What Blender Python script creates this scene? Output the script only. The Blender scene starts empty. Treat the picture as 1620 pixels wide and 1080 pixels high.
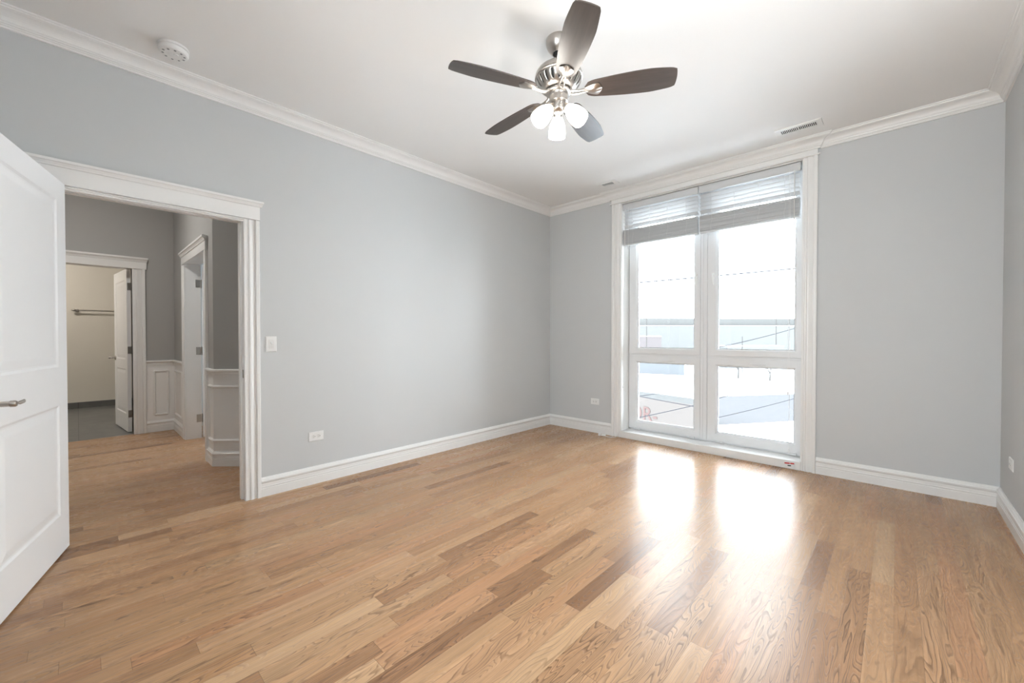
import bpy, bmesh, math, random
from mathutils import Vector, Matrix
sc = bpy.context.scene
R = math.radians
random.seed(7)

# ------------------------------------------------------------------ camera
cam_d = bpy.data.cameras.new('camera'); cam = bpy.data.objects.new('camera', cam_d)
sc.collection.objects.link(cam); sc.camera = cam
cam_d.sensor_fit = 'HORIZONTAL'; cam_d.sensor_width = 36.0
cam_d.lens = 36.0 * 647.0 / 1620.0
cam_d.clip_start = 0.02; cam_d.clip_end = 2000
cam.location = (0, 0, 1.2)
cam.rotation_euler = (R(90 - 0.709), 0, R(43.26))

# ------------------------------------------------------------------ world, exposure
SKY = 6.2; UPL = 165.0
wd = bpy.data.worlds.new('sky'); sc.world = wd; wd.use_nodes = True
wn = wd.node_tree; wn.nodes.clear()
wo = wn.nodes.new('ShaderNodeOutputWorld'); wb = wn.nodes.new('ShaderNodeBackground')
wt = wn.nodes.new('ShaderNodeTexCoord'); ws = wn.nodes.new('ShaderNodeSeparateXYZ'); wr = wn.nodes.new('ShaderNodeValToRGB')
wn.links.new(wt.outputs['Generated'], ws.inputs[0]); wn.links.new(ws.outputs['Z'], wr.inputs[0])
wr.color_ramp.elements[0].position = 0.0; wr.color_ramp.elements[0].color = (0.93, 0.95, 0.97, 1)
wr.color_ramp.elements[1].position = 0.6; wr.color_ramp.elements[1].color = (0.84, 0.92, 1.0, 1)
wn.links.new(wr.outputs[0], wb.inputs[0]); wb.inputs[1].default_value = SKY
wn.links.new(wb.outputs[0], wo.inputs[0])
sc.view_settings.view_transform = 'Standard'; sc.view_settings.look = 'None'
sc.view_settings.gamma = 1; sc.view_settings.use_curve_mapping = False
sc.view_settings.exposure = 1.34

def light(name, kind, loc, energy, color=(1, 1, 1), size=0.1, rot=(0, 0, 0), size_y=None):
    l = bpy.data.lights.new(name, kind); l.energy = energy; l.color = color
    o = bpy.data.objects.new(name, l); o.location = loc; o.rotation_euler = rot
    if kind == 'AREA':
        l.size = size
        if size_y: l.shape = 'RECTANGLE'; l.size_y = size_y
    elif kind == 'POINT': l.shadow_soft_size = size
    sc.collection.objects.link(o); return o
# daylight portal in the window opening (guides sampling of the sky, emits nothing itself)
pt = light('window_portal', 'AREA', (-1.503, 4.72, 1.42), 1, size=1.8, size_y=2.7, rot=(R(-90), 0, 0))
pt.data.cycles.is_portal = True
pt2 = light('window_portal', 'AREA', (-0.30, -1.51, 1.50), 1, size=1.4, size_y=1.7, rot=(R(90), 0, 0))  # portal of the fill window added behind the camera
pt2.data.cycles.is_portal = True

# ------------------------------------------------------------------ materials
def new_mat(name):
    m = bpy.data.materials.new(name); m.use_nodes = True; m.node_tree.nodes.clear()
    return m, m.node_tree
def N(t, typ, **kw):
    n = t.nodes.new(typ)
    for k, v in kw.items(): setattr(n, k, v)
    return n
def paint(name, col, rough=0.5, metal=0.0, bump=0.0, bscale=400, var=0.02, spec=0.5, emit=None, estr=0):
    m, t = new_mat(name); L = t.links.new
    o = N(t, 'ShaderNodeOutputMaterial'); b = N(t, 'ShaderNodeBsdfPrincipled'); L(b.outputs[0], o.inputs[0])
    tc = N(t, 'ShaderNodeTexCoord'); nz = N(t, 'ShaderNodeTexNoise'); nz.inputs['Scale'].default_value = 2.5
    nz.inputs['Detail'].default_value = 3
    L(tc.outputs['Object'], nz.inputs['Vector'])
    mx = N(t, 'ShaderNodeMix', data_type='RGBA')
    mx.inputs[6].default_value = tuple(c * (1 - var) for c in col) + (1,)
    mx.inputs[7].default_value = tuple(min(1, c * (1 + var)) for c in col) + (1,)
    L(nz.outputs[0], mx.inputs[0]); L(mx.outputs[2], b.inputs['Base Color'])
    b.inputs['Roughness'].default_value = rough; b.inputs['Metallic'].default_value = metal
    b.inputs['Specular IOR Level'].default_value = spec
    if bump:
        n2 = N(t, 'ShaderNodeTexNoise'); n2.inputs['Scale'].default_value = bscale
        L(tc.outputs['Object'], n2.inputs['Vector'])
        bp = N(t, 'ShaderNodeBump'); bp.inputs['Strength'].default_value = bump; bp.inputs['Distance'].default_value = 0.001
        L(n2.outputs[0], bp.inputs['Height']); L(bp.outputs[0], b.inputs['Normal'])
    if emit:
        b.inputs['Emission Color'].default_value = emit + (1,); b.inputs['Emission Strength'].default_value = estr
    return m
M = {}
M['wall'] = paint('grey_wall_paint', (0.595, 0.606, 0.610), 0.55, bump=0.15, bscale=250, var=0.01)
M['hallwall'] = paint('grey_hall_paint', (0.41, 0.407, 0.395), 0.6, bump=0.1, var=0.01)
M['bathwall'] = paint('beige_bath_paint', (0.66, 0.63, 0.56), 0.55, var=0.01)
M['ceil'] = paint('ceiling_paint', (0.86, 0.855, 0.845), 0.8, bump=0.1, bscale=200, var=0.01)
M['trim'] = paint('white_trim_paint', (0.84, 0.835, 0.82), 0.28, var=0.01)
M['doorw'] = paint('white_door_paint', (0.90, 0.905, 0.91), 0.3, var=0.01, bump=0.05, bscale=120)
M['vinyl'] = paint('white_vinyl', (0.80, 0.81, 0.82), 0.3, var=0.01)
M['plastic'] = paint('white_plastic', (0.84, 0.84, 0.83), 0.3, var=0.01)
M['plast2'] = paint('offwhite_plastic', (0.80, 0.795, 0.78), 0.35, var=0.01)
M['dark'] = paint('dark_slot', (0.03, 0.03, 0.03), 0.7)
M['grey'] = paint('grey_rubber', (0.25, 0.26, 0.27), 0.6)
M['nickel'] = paint('brushed_nickel', (0.50, 0.47, 0.44), 0.30, metal=1.0, bump=0.1, bscale=300)
M['steel'] = paint('satin_hinge_steel', (0.42, 0.40, 0.37), 0.35, metal=1.0)
M['black'] = paint('black_metal', (0.02, 0.02, 0.02), 0.4)
M['red'] = paint('red_print', (0.60, 0.04, 0.04), 0.5)
M['cord'] = paint('white_cord', (0.86, 0.86, 0.86), 0.6)

def slat_mat():
    m, t = new_mat('blind_slat'); L = t.links.new
    o = N(t, 'ShaderNodeOutputMaterial'); b = N(t, 'ShaderNodeBsdfPrincipled'); tr = N(t, 'ShaderNodeBsdfTranslucent'); mx = N(t, 'ShaderNodeMixShader')
    nz = N(t, 'ShaderNodeTexNoise'); nz.inputs['Scale'].default_value = 30; cr = N(t, 'ShaderNodeValToRGB')
    cr.color_ramp.elements[0].color = (0.62, 0.63, 0.64, 1); cr.color_ramp.elements[1].color = (0.67, 0.68, 0.69, 1)
    L(nz.outputs[0], cr.inputs[0]); L(cr.outputs[0], b.inputs['Base Color']); L(cr.outputs[0], tr.inputs[0])
    b.inputs['Roughness'].default_value = 0.35
    mx.inputs[0].default_value = 0.0; L(b.outputs[0], mx.inputs[1]); L(tr.outputs[0], mx.inputs[2]); L(mx.outputs[0], o.inputs[0])
    return m
M['slat'] = slat_mat()

def glass_mat():
    m, t = new_mat('window_glass'); L = t.links.new
    o = N(t, 'ShaderNodeOutputMaterial'); g = N(t, 'ShaderNodeBsdfGlossy'); g.inputs['Roughness'].default_value = 0.0
    tr = N(t, 'ShaderNodeBsdfTransparent'); tr.inputs[0].default_value = (0.96, 0.98, 0.98, 1)
    f = N(t, 'ShaderNodeFresnel'); f.inputs[0].default_value = 1.35
    mx = N(t, 'ShaderNodeMixShader'); L(f.outputs[0], mx.inputs[0]); L(tr.outputs[0], mx.inputs[1]); L(g.outputs[0], mx.inputs[2])
    L(mx.outputs[0], o.inputs[0]); return m
M['glass'] = glass_mat()

def emit_mat(name, col, s):
    m, t = new_mat(name); o = N(t, 'ShaderNodeOutputMaterial'); e = N(t, 'ShaderNodeEmission')
    e.inputs[0].default_value = col + (1,); e.inputs[1].default_value = s; t.links.new(e.outputs[0], o.inputs[0]); return m
M['shade'] = paint('frosted_glass_shade', (0.9, 0.89, 0.86), 0.25, emit=(1.0, 0.955, 0.88), estr=7.0)
M['bulb'] = emit_mat('lit_bulb', (1.0, 0.96, 0.90), 110)

def floor_mat():
    W = 0.083; LA = 0.95
    m, t = new_mat('oak_strip_floor'); L = t.links.new
    o = N(t, 'ShaderNodeOutputMaterial'); b = N(t, 'ShaderNodeBsdfPrincipled'); L(b.outputs[0], o.inputs[0])
    g = N(t, 'ShaderNodeNewGeometry'); s = N(t, 'ShaderNodeSeparateXYZ'); L(g.outputs['Position'], s.inputs[0])
    def mth(op, a, bb=None, c=None):
        n = N(t, 'ShaderNodeMath', operation=op)
        for i, v in enumerate((a, bb, c)):
            if v is None: continue
            if isinstance(v, (int, float)): n.inputs[i].default_value = v
            else: L(v, n.inputs[i])
        return n.outputs[0]
    xs = mth('DIVIDE', s.outputs['X'], W); row = mth('FLOOR', xs); fx = mth('FRACT', xs)
    wn_ = N(t, 'ShaderNodeTexWhiteNoise', noise_dimensions='1D'); L(row, wn_.inputs['W'])
    rr = wn_.outputs['Value']
    yy = mth('ADD', mth('DIVIDE', s.outputs['Y'], LA), mth('MULTIPLY', rr, 531.7))
    v1 = N(t, 'ShaderNodeTexVoronoi', voronoi_dimensions='1D', feature='F1'); v1.inputs['Scale'].default_value = 1
    v1.inputs['Randomness'].default_value = 0.9; L(yy, v1.inputs['W'])
    v2 = N(t, 'ShaderNodeTexVoronoi', voronoi_dimensions='1D', feature='DISTANCE_TO_EDGE'); v2.inputs['Scale'].default_value = 1
    v2.inputs['Randomness'].default_value = 0.9; L(yy, v2.inputs['W'])
    pc = N(t, 'ShaderNodeSeparateColor'); L(v1.outputs['Color'], pc.inputs[0])
    # mixing the row in so that neighbouring boards never repeat
    h = mth('FRACT', mth('ADD', pc.outputs[0], mth('MULTIPLY', rr, 7.31)))
    base = N(t, 'ShaderNodeValToRGB'); cr = base.color_ramp; L(h, base.inputs[0])
    cols = [(0.0, (0.290, 0.158, 0.086)), (0.05, (0.385, 0.218, 0.120)), (0.18, (0.470, 0.276, 0.149)), (0.5, (0.505, 0.307, 0.171)),
            (0.70, (0.525, 0.323, 0.182)), (0.80, (0.505, 0.282, 0.155)), (0.94, (0.565, 0.372, 0.220)), (1.0, (0.46, 0.272, 0.150))]
    cr.elements[0].position = cols[0][0]; cr.elements[0].color = cols[0][1] + (1,)
    cr.elements[1].position = cols[-1][0]; cr.elements[1].color = cols[-1][1] + (1,)
    for p_, c_ in cols[1:-1]:
        e = cr.elements.new(p_); e.color = c_ + (1,)
    # grain coordinates, different for every board
    gx = mth('ADD', s.outputs['X'], mth('MULTIPLY', pc.outputs[1], 41.0))
    gy = mth('ADD', s.outputs['Y'], mth('MULTIPLY', pc.outputs[2], 57.0))
    def vec(a, bb, c): 
        n = N(t, 'ShaderNodeCombineXYZ'); L(a, n.inputs[0]); L(bb, n.inputs[1]); L(c, n.inputs[2]); return n.outputs[0]
    def noise(v, sc_, det=2, rough=0.5, dist=0.0):
        n = N(t, 'ShaderNodeTexNoise'); n.inputs['Scale'].default_value = sc_; n.inputs['Detail'].default_value = det
        n.inputs['Roughness'].default_value = rough; n.inputs['Distortion'].default_value = dist; L(v, n.inputs['Vector']); return n.outputs[0]
    hz = mth('MULTIPLY', h, 31.0)
    n1 = noise(vec(mth('MULTIPLY', gx, 10.0), mth('MULTIPLY', gy, 1.25), hz), 1.0, 2.2, 0.5, 0.35)
    wob = noise(vec(mth('MULTIPLY', gx, 26.0), mth('MULTIPLY', gy, 11.0), hz), 1.0, 2, 0.5)
    ph = mth('ADD', mth('MULTIPLY', n1, 27.0), mth('MULTIPLY', wob, 0.7))
    ring = mth('FRACT', ph)
    # sharp early-wood line fading slowly, the way oak growth rings do
    line = N(t, 'ShaderNodeValToRGB'); L(ring, line.inputs[0]); lr = line.color_ramp
    lr.elements[0].position = 0.0; lr.elements[0].color = (0.0, 0, 0, 1)
    lr.elements[1].position = 1.0; lr.elements[1].color = (0.0, 0, 0, 1)
    for p_, v_ in ((0.10, 1.0), (0.22, 0.75), (0.5, 0.18), (0.85, 0.05)):
        e = lr.elements.new(p_); e.color = (v_, v_, v_, 1)
    pores = noise(vec(mth('MULTIPLY', gx, 420.0), mth('MULTIPLY', gy, 14.0), hz), 1.0, 2, 0.6)
    streak = noise(vec(mth('MULTIPLY', gx, 48.0), mth('MULTIPLY', gy, 1.8), hz), 1.0, 4, 0.62)
    amp = mth('ADD', mth('MULTIPLY', pc.outputs[1], 0.34), 0.26)
    f1 = mth('SUBTRACT', 1.0, mth('MULTIPLY', mth('MULTIPLY', line.outputs[0], amp), mth('ADD', 0.45, pores)))
    f2 = mth('ADD', 0.66, mth('MULTIPLY', streak, 0.66))
    f3 = mth('ADD', 0.88, mth('MULTIPLY', pores, 0.24))
    # seams
    ex = mth('MINIMUM', fx, mth('SUBTRACT', 1.0, fx))
    sx = mth('LESS_THAN', ex, 0.008); sy = mth('LESS_THAN', v2.outputs['Distance'], 0.0011)
    seam = mth('MAXIMUM', sx, sy); f4 = mth('SUBTRACT', 1.0, mth('MULTIPLY', seam, 0.28))
    tot = mth('MULTIPLY', mth('MULTIPLY', f1, f2), mth('MULTIPLY', f3, f4))
    # knots and mineral streaks
    kn = noise(vec(mth('MULTIPLY', gx, 14.0), mth('MULTIPLY', gy, 2.6), hz), 1.0, 2, 0.5)
    kr = N(t, 'ShaderNodeMapRange'); L(kn, kr.inputs[0]); kr.inputs[1].default_value = 0.70; kr.inputs[2].default_value = 0.86
    kr.inputs[3].default_value = 1.0; kr.inputs[4].default_value = 0.62
    tot = mth('MULTIPLY', tot, kr.outputs[0])
    vm = N(t, 'ShaderNodeVectorMath', operation='SCALE'); L(base.outputs[0], vm.inputs[0]); L(tot, vm.inputs['Scale'])
    # darker grain is also a little redder
    gm = N(t, 'ShaderNodeMix', data_type='RGBA', blend_type='MULTIPLY'); L(mth('MULTIPLY', line.outputs[0], amp), gm.inputs[0])
    L(vm.outputs[0], gm.inputs[6]); gm.inputs[7].default_value = (0.95, 0.82, 0.70, 1)
    L(gm.outputs[2], b.inputs['Base Color'])
    rg = mth('ADD', 0.26, mth('MULTIPLY', line.outputs[0], 0.06))
    L(rg, b.inputs['Roughness'])
    b.inputs['Specular IOR Level'].default_value = 0.27
    bp = N(t, 'ShaderNodeBump'); bp.inputs['Strength'].default_value = 0.22; bp.inputs['Distance'].default_value = 0.0007
    hh = mth('SUBTRACT', mth('ADD', mth('MULTIPLY', pc.outputs[2], 0.4), mth('MULTIPLY', streak, 0.5)), mth('MULTIPLY', seam, 1.2))
    L(hh, bp.inputs['Height']); L(bp.outputs[0], b.inputs['Normal'])
    return m
M['floor'] = floor_mat()

def tile_mat():
    m, t = new_mat('slate_tile'); L = t.links.new
    o = N(t, 'ShaderNodeOutputMaterial'); b = N(t, 'ShaderNodeBsdfPrincipled'); L(b.outputs[0], o.inputs[0])
    tc = N(t, 'ShaderNodeTexCoord'); mp = N(t, 'ShaderNodeMapping'); L(tc.outputs['Object'], mp.inputs[0])
    br = N(t, 'ShaderNodeTexBrick'); L(mp.outputs[0], br.inputs[0]); br.offset = 0.5
    br.inputs['Scale'].default_value = 1.0; br.inputs['Brick Width'].default_value = 0.6; br.inputs['Row Height'].default_value = 0.45
    br.inputs['Mortar Size'].default_value = 0.004
    br.inputs['Color1'].default_value = (0.15, 0.15, 0.145, 1); br.inputs['Color2'].default_value = (0.18, 0.18, 0.17, 1)
    br.inputs['Mortar'].default_value = (0.07, 0.07, 0.07, 1)
    nz = N(t, 'ShaderNodeTexNoise'); nz.inputs['Scale'].default_value = 6; nz.inputs['Detail'].default_value = 5
    mx = N(t, 'ShaderNodeMix', data_type='RGBA', blend_type='MULTIPLY'); mx.inputs[0].default_value = 0.5
    L(tc.outputs['Object'], nz.inputs[0]); L(br.outputs[0], mx.inputs[6]); L(nz.outputs[0], mx.inputs[7]); L(mx.outputs[2], b.inputs['Base Color'])
    b.inputs['Roughness'].default_value = 0.4; return m
M['tile'] = tile_mat()

def blade_mat():
    m, t = new_mat('dark_walnut_blade'); L = t.links.new
    o = N(t, 'ShaderNodeOutputMaterial'); b = N(t, 'ShaderNodeBsdfPrincipled'); L(b.outputs[0], o.inputs[0])
    tc = N(t, 'ShaderNodeTexCoord'); mp = N(t, 'ShaderNodeMapping'); L(tc.outputs['Object'], mp.inputs[0]); mp.inputs['Scale'].default_value = (4, 45, 4)
    nz = N(t, 'ShaderNodeTexNoise'); nz.inputs['Scale'].default_value = 1; nz.inputs['Detail'].default_value = 4; L(mp.outputs[0], nz.inputs[0])
    cr = N(t, 'ShaderNodeValToRGB'); L(nz.outputs[0], cr.inputs[0])
    cr.color_ramp.elements[0].position = 0.3; cr.color_ramp.elements[0].color = (0.040, 0.030, 0.026, 1)
    cr.color_ramp.elements[1].position = 0.7; cr.color_ramp.elements[1].color = (0.068, 0.050, 0.043, 1)
    L(cr.outputs[0], b.inputs['Base Color']); b.inputs['Roughness'].default_value = 0.33; b.inputs['Specular IOR Level'].default_value = 0.7
    return m
M['blade'] = blade_mat()

def brick_mat(name, c1, c2, mort):
    m, t = new_mat(name); L = t.links.new
    o = N(t, 'ShaderNodeOutputMaterial'); b = N(t, 'ShaderNodeBsdfPrincipled'); L(b.outputs[0], o.inputs[0])
    tc = N(t, 'ShaderNodeTexCoord'); mp = N(t, 'ShaderNodeMapping'); L(tc.outputs['Object'], mp.inputs[0]); mp.inputs['Rotation'].default_value = (R(90), 0, 0)
    br = N(t, 'ShaderNodeTexBrick'); L(mp.outputs[0], br.inputs[0]); br.inputs['Scale'].default_value = 3
    br.inputs['Color1'].default_value = c1 + (1,); br.inputs['Color2'].default_value = c2 + (1,); br.inputs['Mortar'].default_value = mort + (1,)
    L(br.outputs[0], b.inputs['Base Color']); b.inputs['Roughness'].default_value = 0.9; b.inputs['Specular IOR Level'].default_value = 0; return m

# ------------------------------------------------------------------ geometry helpers
COL = sc.collection
def finish(name, bm, m, parent=None, smooth=None, loc=None, rot=None):
    bmesh.ops.recalc_face_normals(bm, faces=bm.faces[:])
    me = bpy.data.meshes.new(name); bm.to_mesh(me); bm.free()
    for x in (m if isinstance(m, (list, tuple)) else [m]): me.materials.append(M[x] if isinstance(x, str) else x)
    if smooth is not None:
        me.shade_smooth(); me.set_sharp_from_angle(angle=R(smooth))
    o = bpy.data.objects.new(name, me); COL.objects.link(o)
    if parent is not None: o.parent = parent
    if loc is not None: o.location = loc
    if rot is not None: o.rotation_euler = rot
    return o
def tag(o, label=None, cat=None, group=None, kind=None):
    if label: o['label'] = label
    if cat: o['category'] = cat
    if group: o['group'] = group
    if kind: o['kind'] = kind
    return o
def empty(name, loc=(0, 0, 0), rz=0, **kw):
    o = bpy.data.objects.new(name, None); COL.objects.link(o); o.location = loc; o.rotation_euler = (0, 0, rz)
    o.empty_display_size = 0.1
    return tag(o, **kw)
def BM(): return bmesh.new()
def box(bm, x0, x1, y0, y1, z0, z1, bev=0, mi=0, T=None):
    g = bmesh.ops.create_cube(bm, size=1.0)
    vs = g['verts']
    bmesh.ops.scale(bm, vec=(abs(x1 - x0), abs(y1 - y0), abs(z1 - z0)), verts=vs)
    bmesh.ops.translate(bm, vec=((x0 + x1) / 2, (y0 + y1) / 2, (z0 + z1) / 2), verts=vs)
    fs = set(f for v in vs for f in v.link_faces)
    for f in fs: f.material_index = mi
    if bev:
        es = list(set(e for v in vs for e in v.link_edges))
        r = bmesh.ops.bevel(bm, geom=es, offset=bev, segments=2, profile=0.5, affect='EDGES')
        vs = list(set(v for f in r['faces'] for v in f.verts) | set(v for v in vs if v.is_valid))
        for f in r['faces']: f.material_index = mi
    if T is not None: bmesh.ops.transform(bm, matrix=T, verts=[v for v in vs if v.is_valid])
    return vs
def tube(bm, pts, r, seg=8, cap=True, mi=0):
    pts = [Vector(p) for p in pts]; rs = r if isinstance(r, (list, tuple)) else [r] * len(pts)
    rings = []; up = None
    for i, p in enumerate(pts):
        d = (pts[min(i + 1, len(pts) - 1)] - pts[max(i - 1, 0)]).normalized()
        if up is None: up = Vector((0, 0, 1)) if abs(d.z) < 0.95 else Vector((1, 0, 0))
        a = d.cross(up).normalized(); bb = a.cross(d).normalized(); up = bb
        rings.append([bm.verts.new(p + (a * math.cos(2 * math.pi * k / seg) + bb * math.sin(2 * math.pi * k / seg)) * rs[i]) for k in range(seg)])
    for A, B_ in zip(rings, rings[1:]):
        for k in range(seg):
            f = bm.faces.new((A[k], A[(k + 1) % seg], B_[(k + 1) % seg], B_[k])); f.material_index = mi
    if cap:
        for rg in (rings[0], rings[-1]):
            f = bm.faces.new(rg); f.material_index = mi
def lathe(bm, prof, seg=40, T=None, cap=True, mi=0):
    rings = []; vv = []
    for (r, z) in prof:
        if r < 1e-5:
            v = bm.verts.new((0, 0, z)); rings.append([v]); vv.append(v)
        else:
            rg = [bm.verts.new((r * math.cos(2 * math.pi * k / seg), r * math.sin(2 * math.pi * k / seg), z)) for k in range(seg)]
            rings.append(rg); vv += rg
    for A, B_ in zip(rings, rings[1:]):
        if len(A) == 1 and len(B_) == 1: continue
        for k in range(seg):
            k2 = (k + 1) % seg
            if len(A) == 1: f = bm.faces.new((A[0], B_[k], B_[k2]))
            elif len(B_) == 1: f = bm.faces.new((A[k], A[k2], B_[0]))
            else: f = bm.faces.new((A[k], A[k2], B_[k2], B_[k]))
            f.material_index = mi
    if cap:
        for rg in (rings[0], rings[-1]):
            if len(rg) > 2: bm.faces.new(rg).material_index = mi
    if T is not None: bmesh.ops.transform(bm, matrix=T, verts=vv)
def sweep(bm, prof, A, B, nrm, mitA=0.0, mitB=0.0, up=Vector((0, 0, 1))):
    """prof (t, h): t out along nrm, h along up. The ends shift along A->B by mit*t (mitre: inside corner A:+1, B:-1)."""
    A = Vector(A); B = Vector(B); d = (B - A).normalized(); nrm = Vector(nrm).normalized()
    ra = [bm.verts.new(A + nrm * t + up * h + d * (mitA * t)) for t, h in prof]
    rb = [bm.verts.new(B + nrm * t + up * h + d * (mitB * t)) for t, h in prof]
    n = len(prof)
    for k in range(n):
        k2 = (k + 1) % n
        bm.faces.new((ra[k], ra[k2], rb[k2], rb[k]))
    bm.faces.new(ra); bm.faces.new(rb)

def struct(name, bm, m, label, cat, smooth=None, parent=None):
    o = finish(name, bm, m, parent, smooth)
    if parent is None: tag(o, label, cat, kind='structure')
    return o

# ------------------------------------------------------------------ dimensions
XL, XR, YB, YF, ZC = -3.457, 0.537, 4.434, -1.35, 2.92
WT = 0.14
DY0, DY1, DZ = -0.055, 0.829, 2.045        # bedroom doorway in the left wall
WX0, WX1, WZ = -2.389, -0.617, 2.772       # window opening in the back wall
HX, HY = -6.80, 0.86                       # hall end wall, hall side wall
CX, CY = -4.60, 0.86                       # corner of the hall wall that turns 45 degrees
BX = -9.95                                 # bathroom end wall
BDY = 0.462                                # right edge of the bathroom doorway
BDY0 = -0.36
D2A, D2B = -6.00, -4.92                    # doorway in the hall side wall

# ------------------------------------------------------------------ shell
bm = BM(); box(bm, HX - 0.03, XR + WT, -1.94, YB + 0.30, -0.12, 0)
struct('floor', bm, 'floor', 'light oak strip floor running through the bedroom and hall', 'floor')
bm = BM(); box(bm, BX - WT, HX - 0.03, -1.8, 1.6, -0.12, 0)
struct('floor_bathroom', bm, 'tile', 'dark grey slate tiles on the bathroom floor beyond the hall', 'floor')
bm = BM(); box(bm, BX - WT, XR + WT, -1.94, YB + 0.30, ZC, ZC + 0.15)
struct('ceiling', bm, 'ceil', 'smooth white bedroom ceiling above the fan', 'ceiling')

bm = BM()
box(bm, XL - WT, XL, -1.94, DY0 - 0.02, 0, ZC); box(bm, XL - WT, XL, DY1 + 0.02, YB + 0.30, 0, ZC); box(bm, XL - WT, XL, DY0 - 0.02, DY1 + 0.02, DZ + 0.02, ZC)
struct('wall_left', bm, 'wall', 'long grey wall with the open doorway, left side of the bedroom', 'wall')
bm = BM()
box(bm, XL, WX0, YB, YB + 0.30, 0, ZC); box(bm, WX1, XR, YB, YB + 0.30, 0, ZC); box(bm, WX0, WX1, YB, YB + 0.30, WZ, ZC)
struct('wall_back', bm, 'wall', 'grey wall around the tall window', 'wall')
bm = BM(); box(bm, XR, XR + WT, YF - WT, YB + 0.30, 0, ZC)
struct('wall_right', bm, 'wall', 'grey wall at the right edge of the room', 'wall')
FW = (-1.0, 0.4, 0.65, 2.35)                # opening of the fill window, added unseen behind the camera
bm = BM(); box(bm, XL, FW[0], YF - WT, YF, 0, ZC); box(bm, FW[1], XR, YF - WT, YF, 0, ZC); box(bm, FW[0], FW[1], YF - WT, YF, 0, FW[2]); box(bm, FW[0], FW[1], YF - WT, YF, FW[3], ZC)
struct('wall_front', bm, 'wall', 'grey wall behind the camera', 'wall')

w3 = empty('fill_window', (-0.30, YF - 0.07, 0.65), label='added fill window behind the camera, out of sight', cat='window', kind='structure')
bm = BM()
for a in ((-0.70, -0.65, 0, 1.7), (0.65, 0.70, 0, 1.7), (-0.65, 0.65, 0, 0.05), (-0.65, 0.65, 1.65, 1.7), (-0.03, 0.03, 0.05, 1.65)): box(bm, a[0], a[1], -0.03, 0.03, a[2], a[3])
finish('frame', bm, 'vinyl', w3)
for a in ((-0.65, -0.03), (0.03, 0.65)):
    bm = BM(); box(bm, a[0], a[1], -0.004, 0.004, 0.05, 1.65); finish('pane', bm, 'glass', w3)
# hall and bathroom shell
bm = BM()
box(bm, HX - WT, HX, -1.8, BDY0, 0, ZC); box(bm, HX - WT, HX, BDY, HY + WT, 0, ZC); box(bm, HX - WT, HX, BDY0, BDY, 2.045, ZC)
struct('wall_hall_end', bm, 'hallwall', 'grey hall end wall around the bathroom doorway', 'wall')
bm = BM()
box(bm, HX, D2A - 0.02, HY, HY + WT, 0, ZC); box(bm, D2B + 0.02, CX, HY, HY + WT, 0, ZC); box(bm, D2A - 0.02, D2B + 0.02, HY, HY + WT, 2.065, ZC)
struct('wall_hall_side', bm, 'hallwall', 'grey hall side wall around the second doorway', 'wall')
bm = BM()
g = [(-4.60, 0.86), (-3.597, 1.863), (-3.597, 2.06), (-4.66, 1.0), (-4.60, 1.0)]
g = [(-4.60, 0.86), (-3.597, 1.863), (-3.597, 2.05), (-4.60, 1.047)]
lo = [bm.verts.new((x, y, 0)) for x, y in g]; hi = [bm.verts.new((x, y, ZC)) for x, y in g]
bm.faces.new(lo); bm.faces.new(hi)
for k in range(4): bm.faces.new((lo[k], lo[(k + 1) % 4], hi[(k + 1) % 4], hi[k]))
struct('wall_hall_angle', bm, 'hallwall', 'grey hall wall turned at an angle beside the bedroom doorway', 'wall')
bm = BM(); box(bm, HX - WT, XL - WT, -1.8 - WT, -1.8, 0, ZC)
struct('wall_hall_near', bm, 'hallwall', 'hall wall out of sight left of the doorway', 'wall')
bm = BM()
box(bm, BX - WT, BX, -1.8, 1.6, 0, ZC)
struct('wall_bathroom_end', bm, 'bathwall', 'beige bathroom wall carrying the towel bar', 'wall')
bm = BM(); box(bm, BX, HX - WT, 1.6, 1.6 + WT, 0, ZC)
struct('wall_bathroom_right', bm, 'bathwall', 'beige bathroom wall behind its door', 'wall')
bm = BM(); box(bm, BX, HX - WT, -1.8 - WT, -1.8, 0, ZC)
struct('wall_bathroom_left', bm, 'bathwall', 'beige bathroom wall out of sight', 'wall')
# side room behind the second doorway
bm = BM()
box(bm, -6.94, -6.8, 1.0, 3.5, 0, ZC)
struct('wall_side_room_left', bm, 'wall', 'wall of the side room beyond the hall', 'wall')
bm = BM(); box(bm, -4.74, -4.60, 1.047, 3.5, 0, ZC)
struct('wall_side_room_right', bm, 'wall', 'right wall of the side room beyond the hall', 'wall')
bm = BM(); box(bm, -6.94, -4.60, 3.5, 3.64, 0, 0.9); box(bm, -6.94, -4.60, 3.5, 3.64, 2.3, ZC); box(bm, -6.94, -6.5, 3.5, 3.64, 0.9, 2.3); box(bm, -5.0, -4.60, 3.5, 3.64, 0.9, 2.3)
struct('wall_side_room_back', bm, 'wall', 'window wall of the side room beyond the hall', 'wall')
w2 = empty('window_2', (-5.75, 3.57, 0.9), label='window of the side room, seen only as daylight in the door gap', cat='window', kind='structure')
bm = BM()
for a in ((-0.75, -0.69, 0, 1.4), (0.69, 0.75, 0, 1.4), (-0.69, 0.69, 0, 0.06), (-0.69, 0.69, 1.34, 1.4), (-0.69, 0.69, 0.67, 0.73)): box(bm, a[0], a[1], -0.03, 0.03, a[2], a[3])
finish('frame', bm, 'vinyl', w2)
bm = BM(); box(bm, -0.69, 0.69, -0.004, 0.004, 0.06, 0.67); box(bm, -0.69, 0.69, -0.004, 0.004, 0.73, 1.34)
finish('pane', bm, 'glass', w2)

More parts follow.
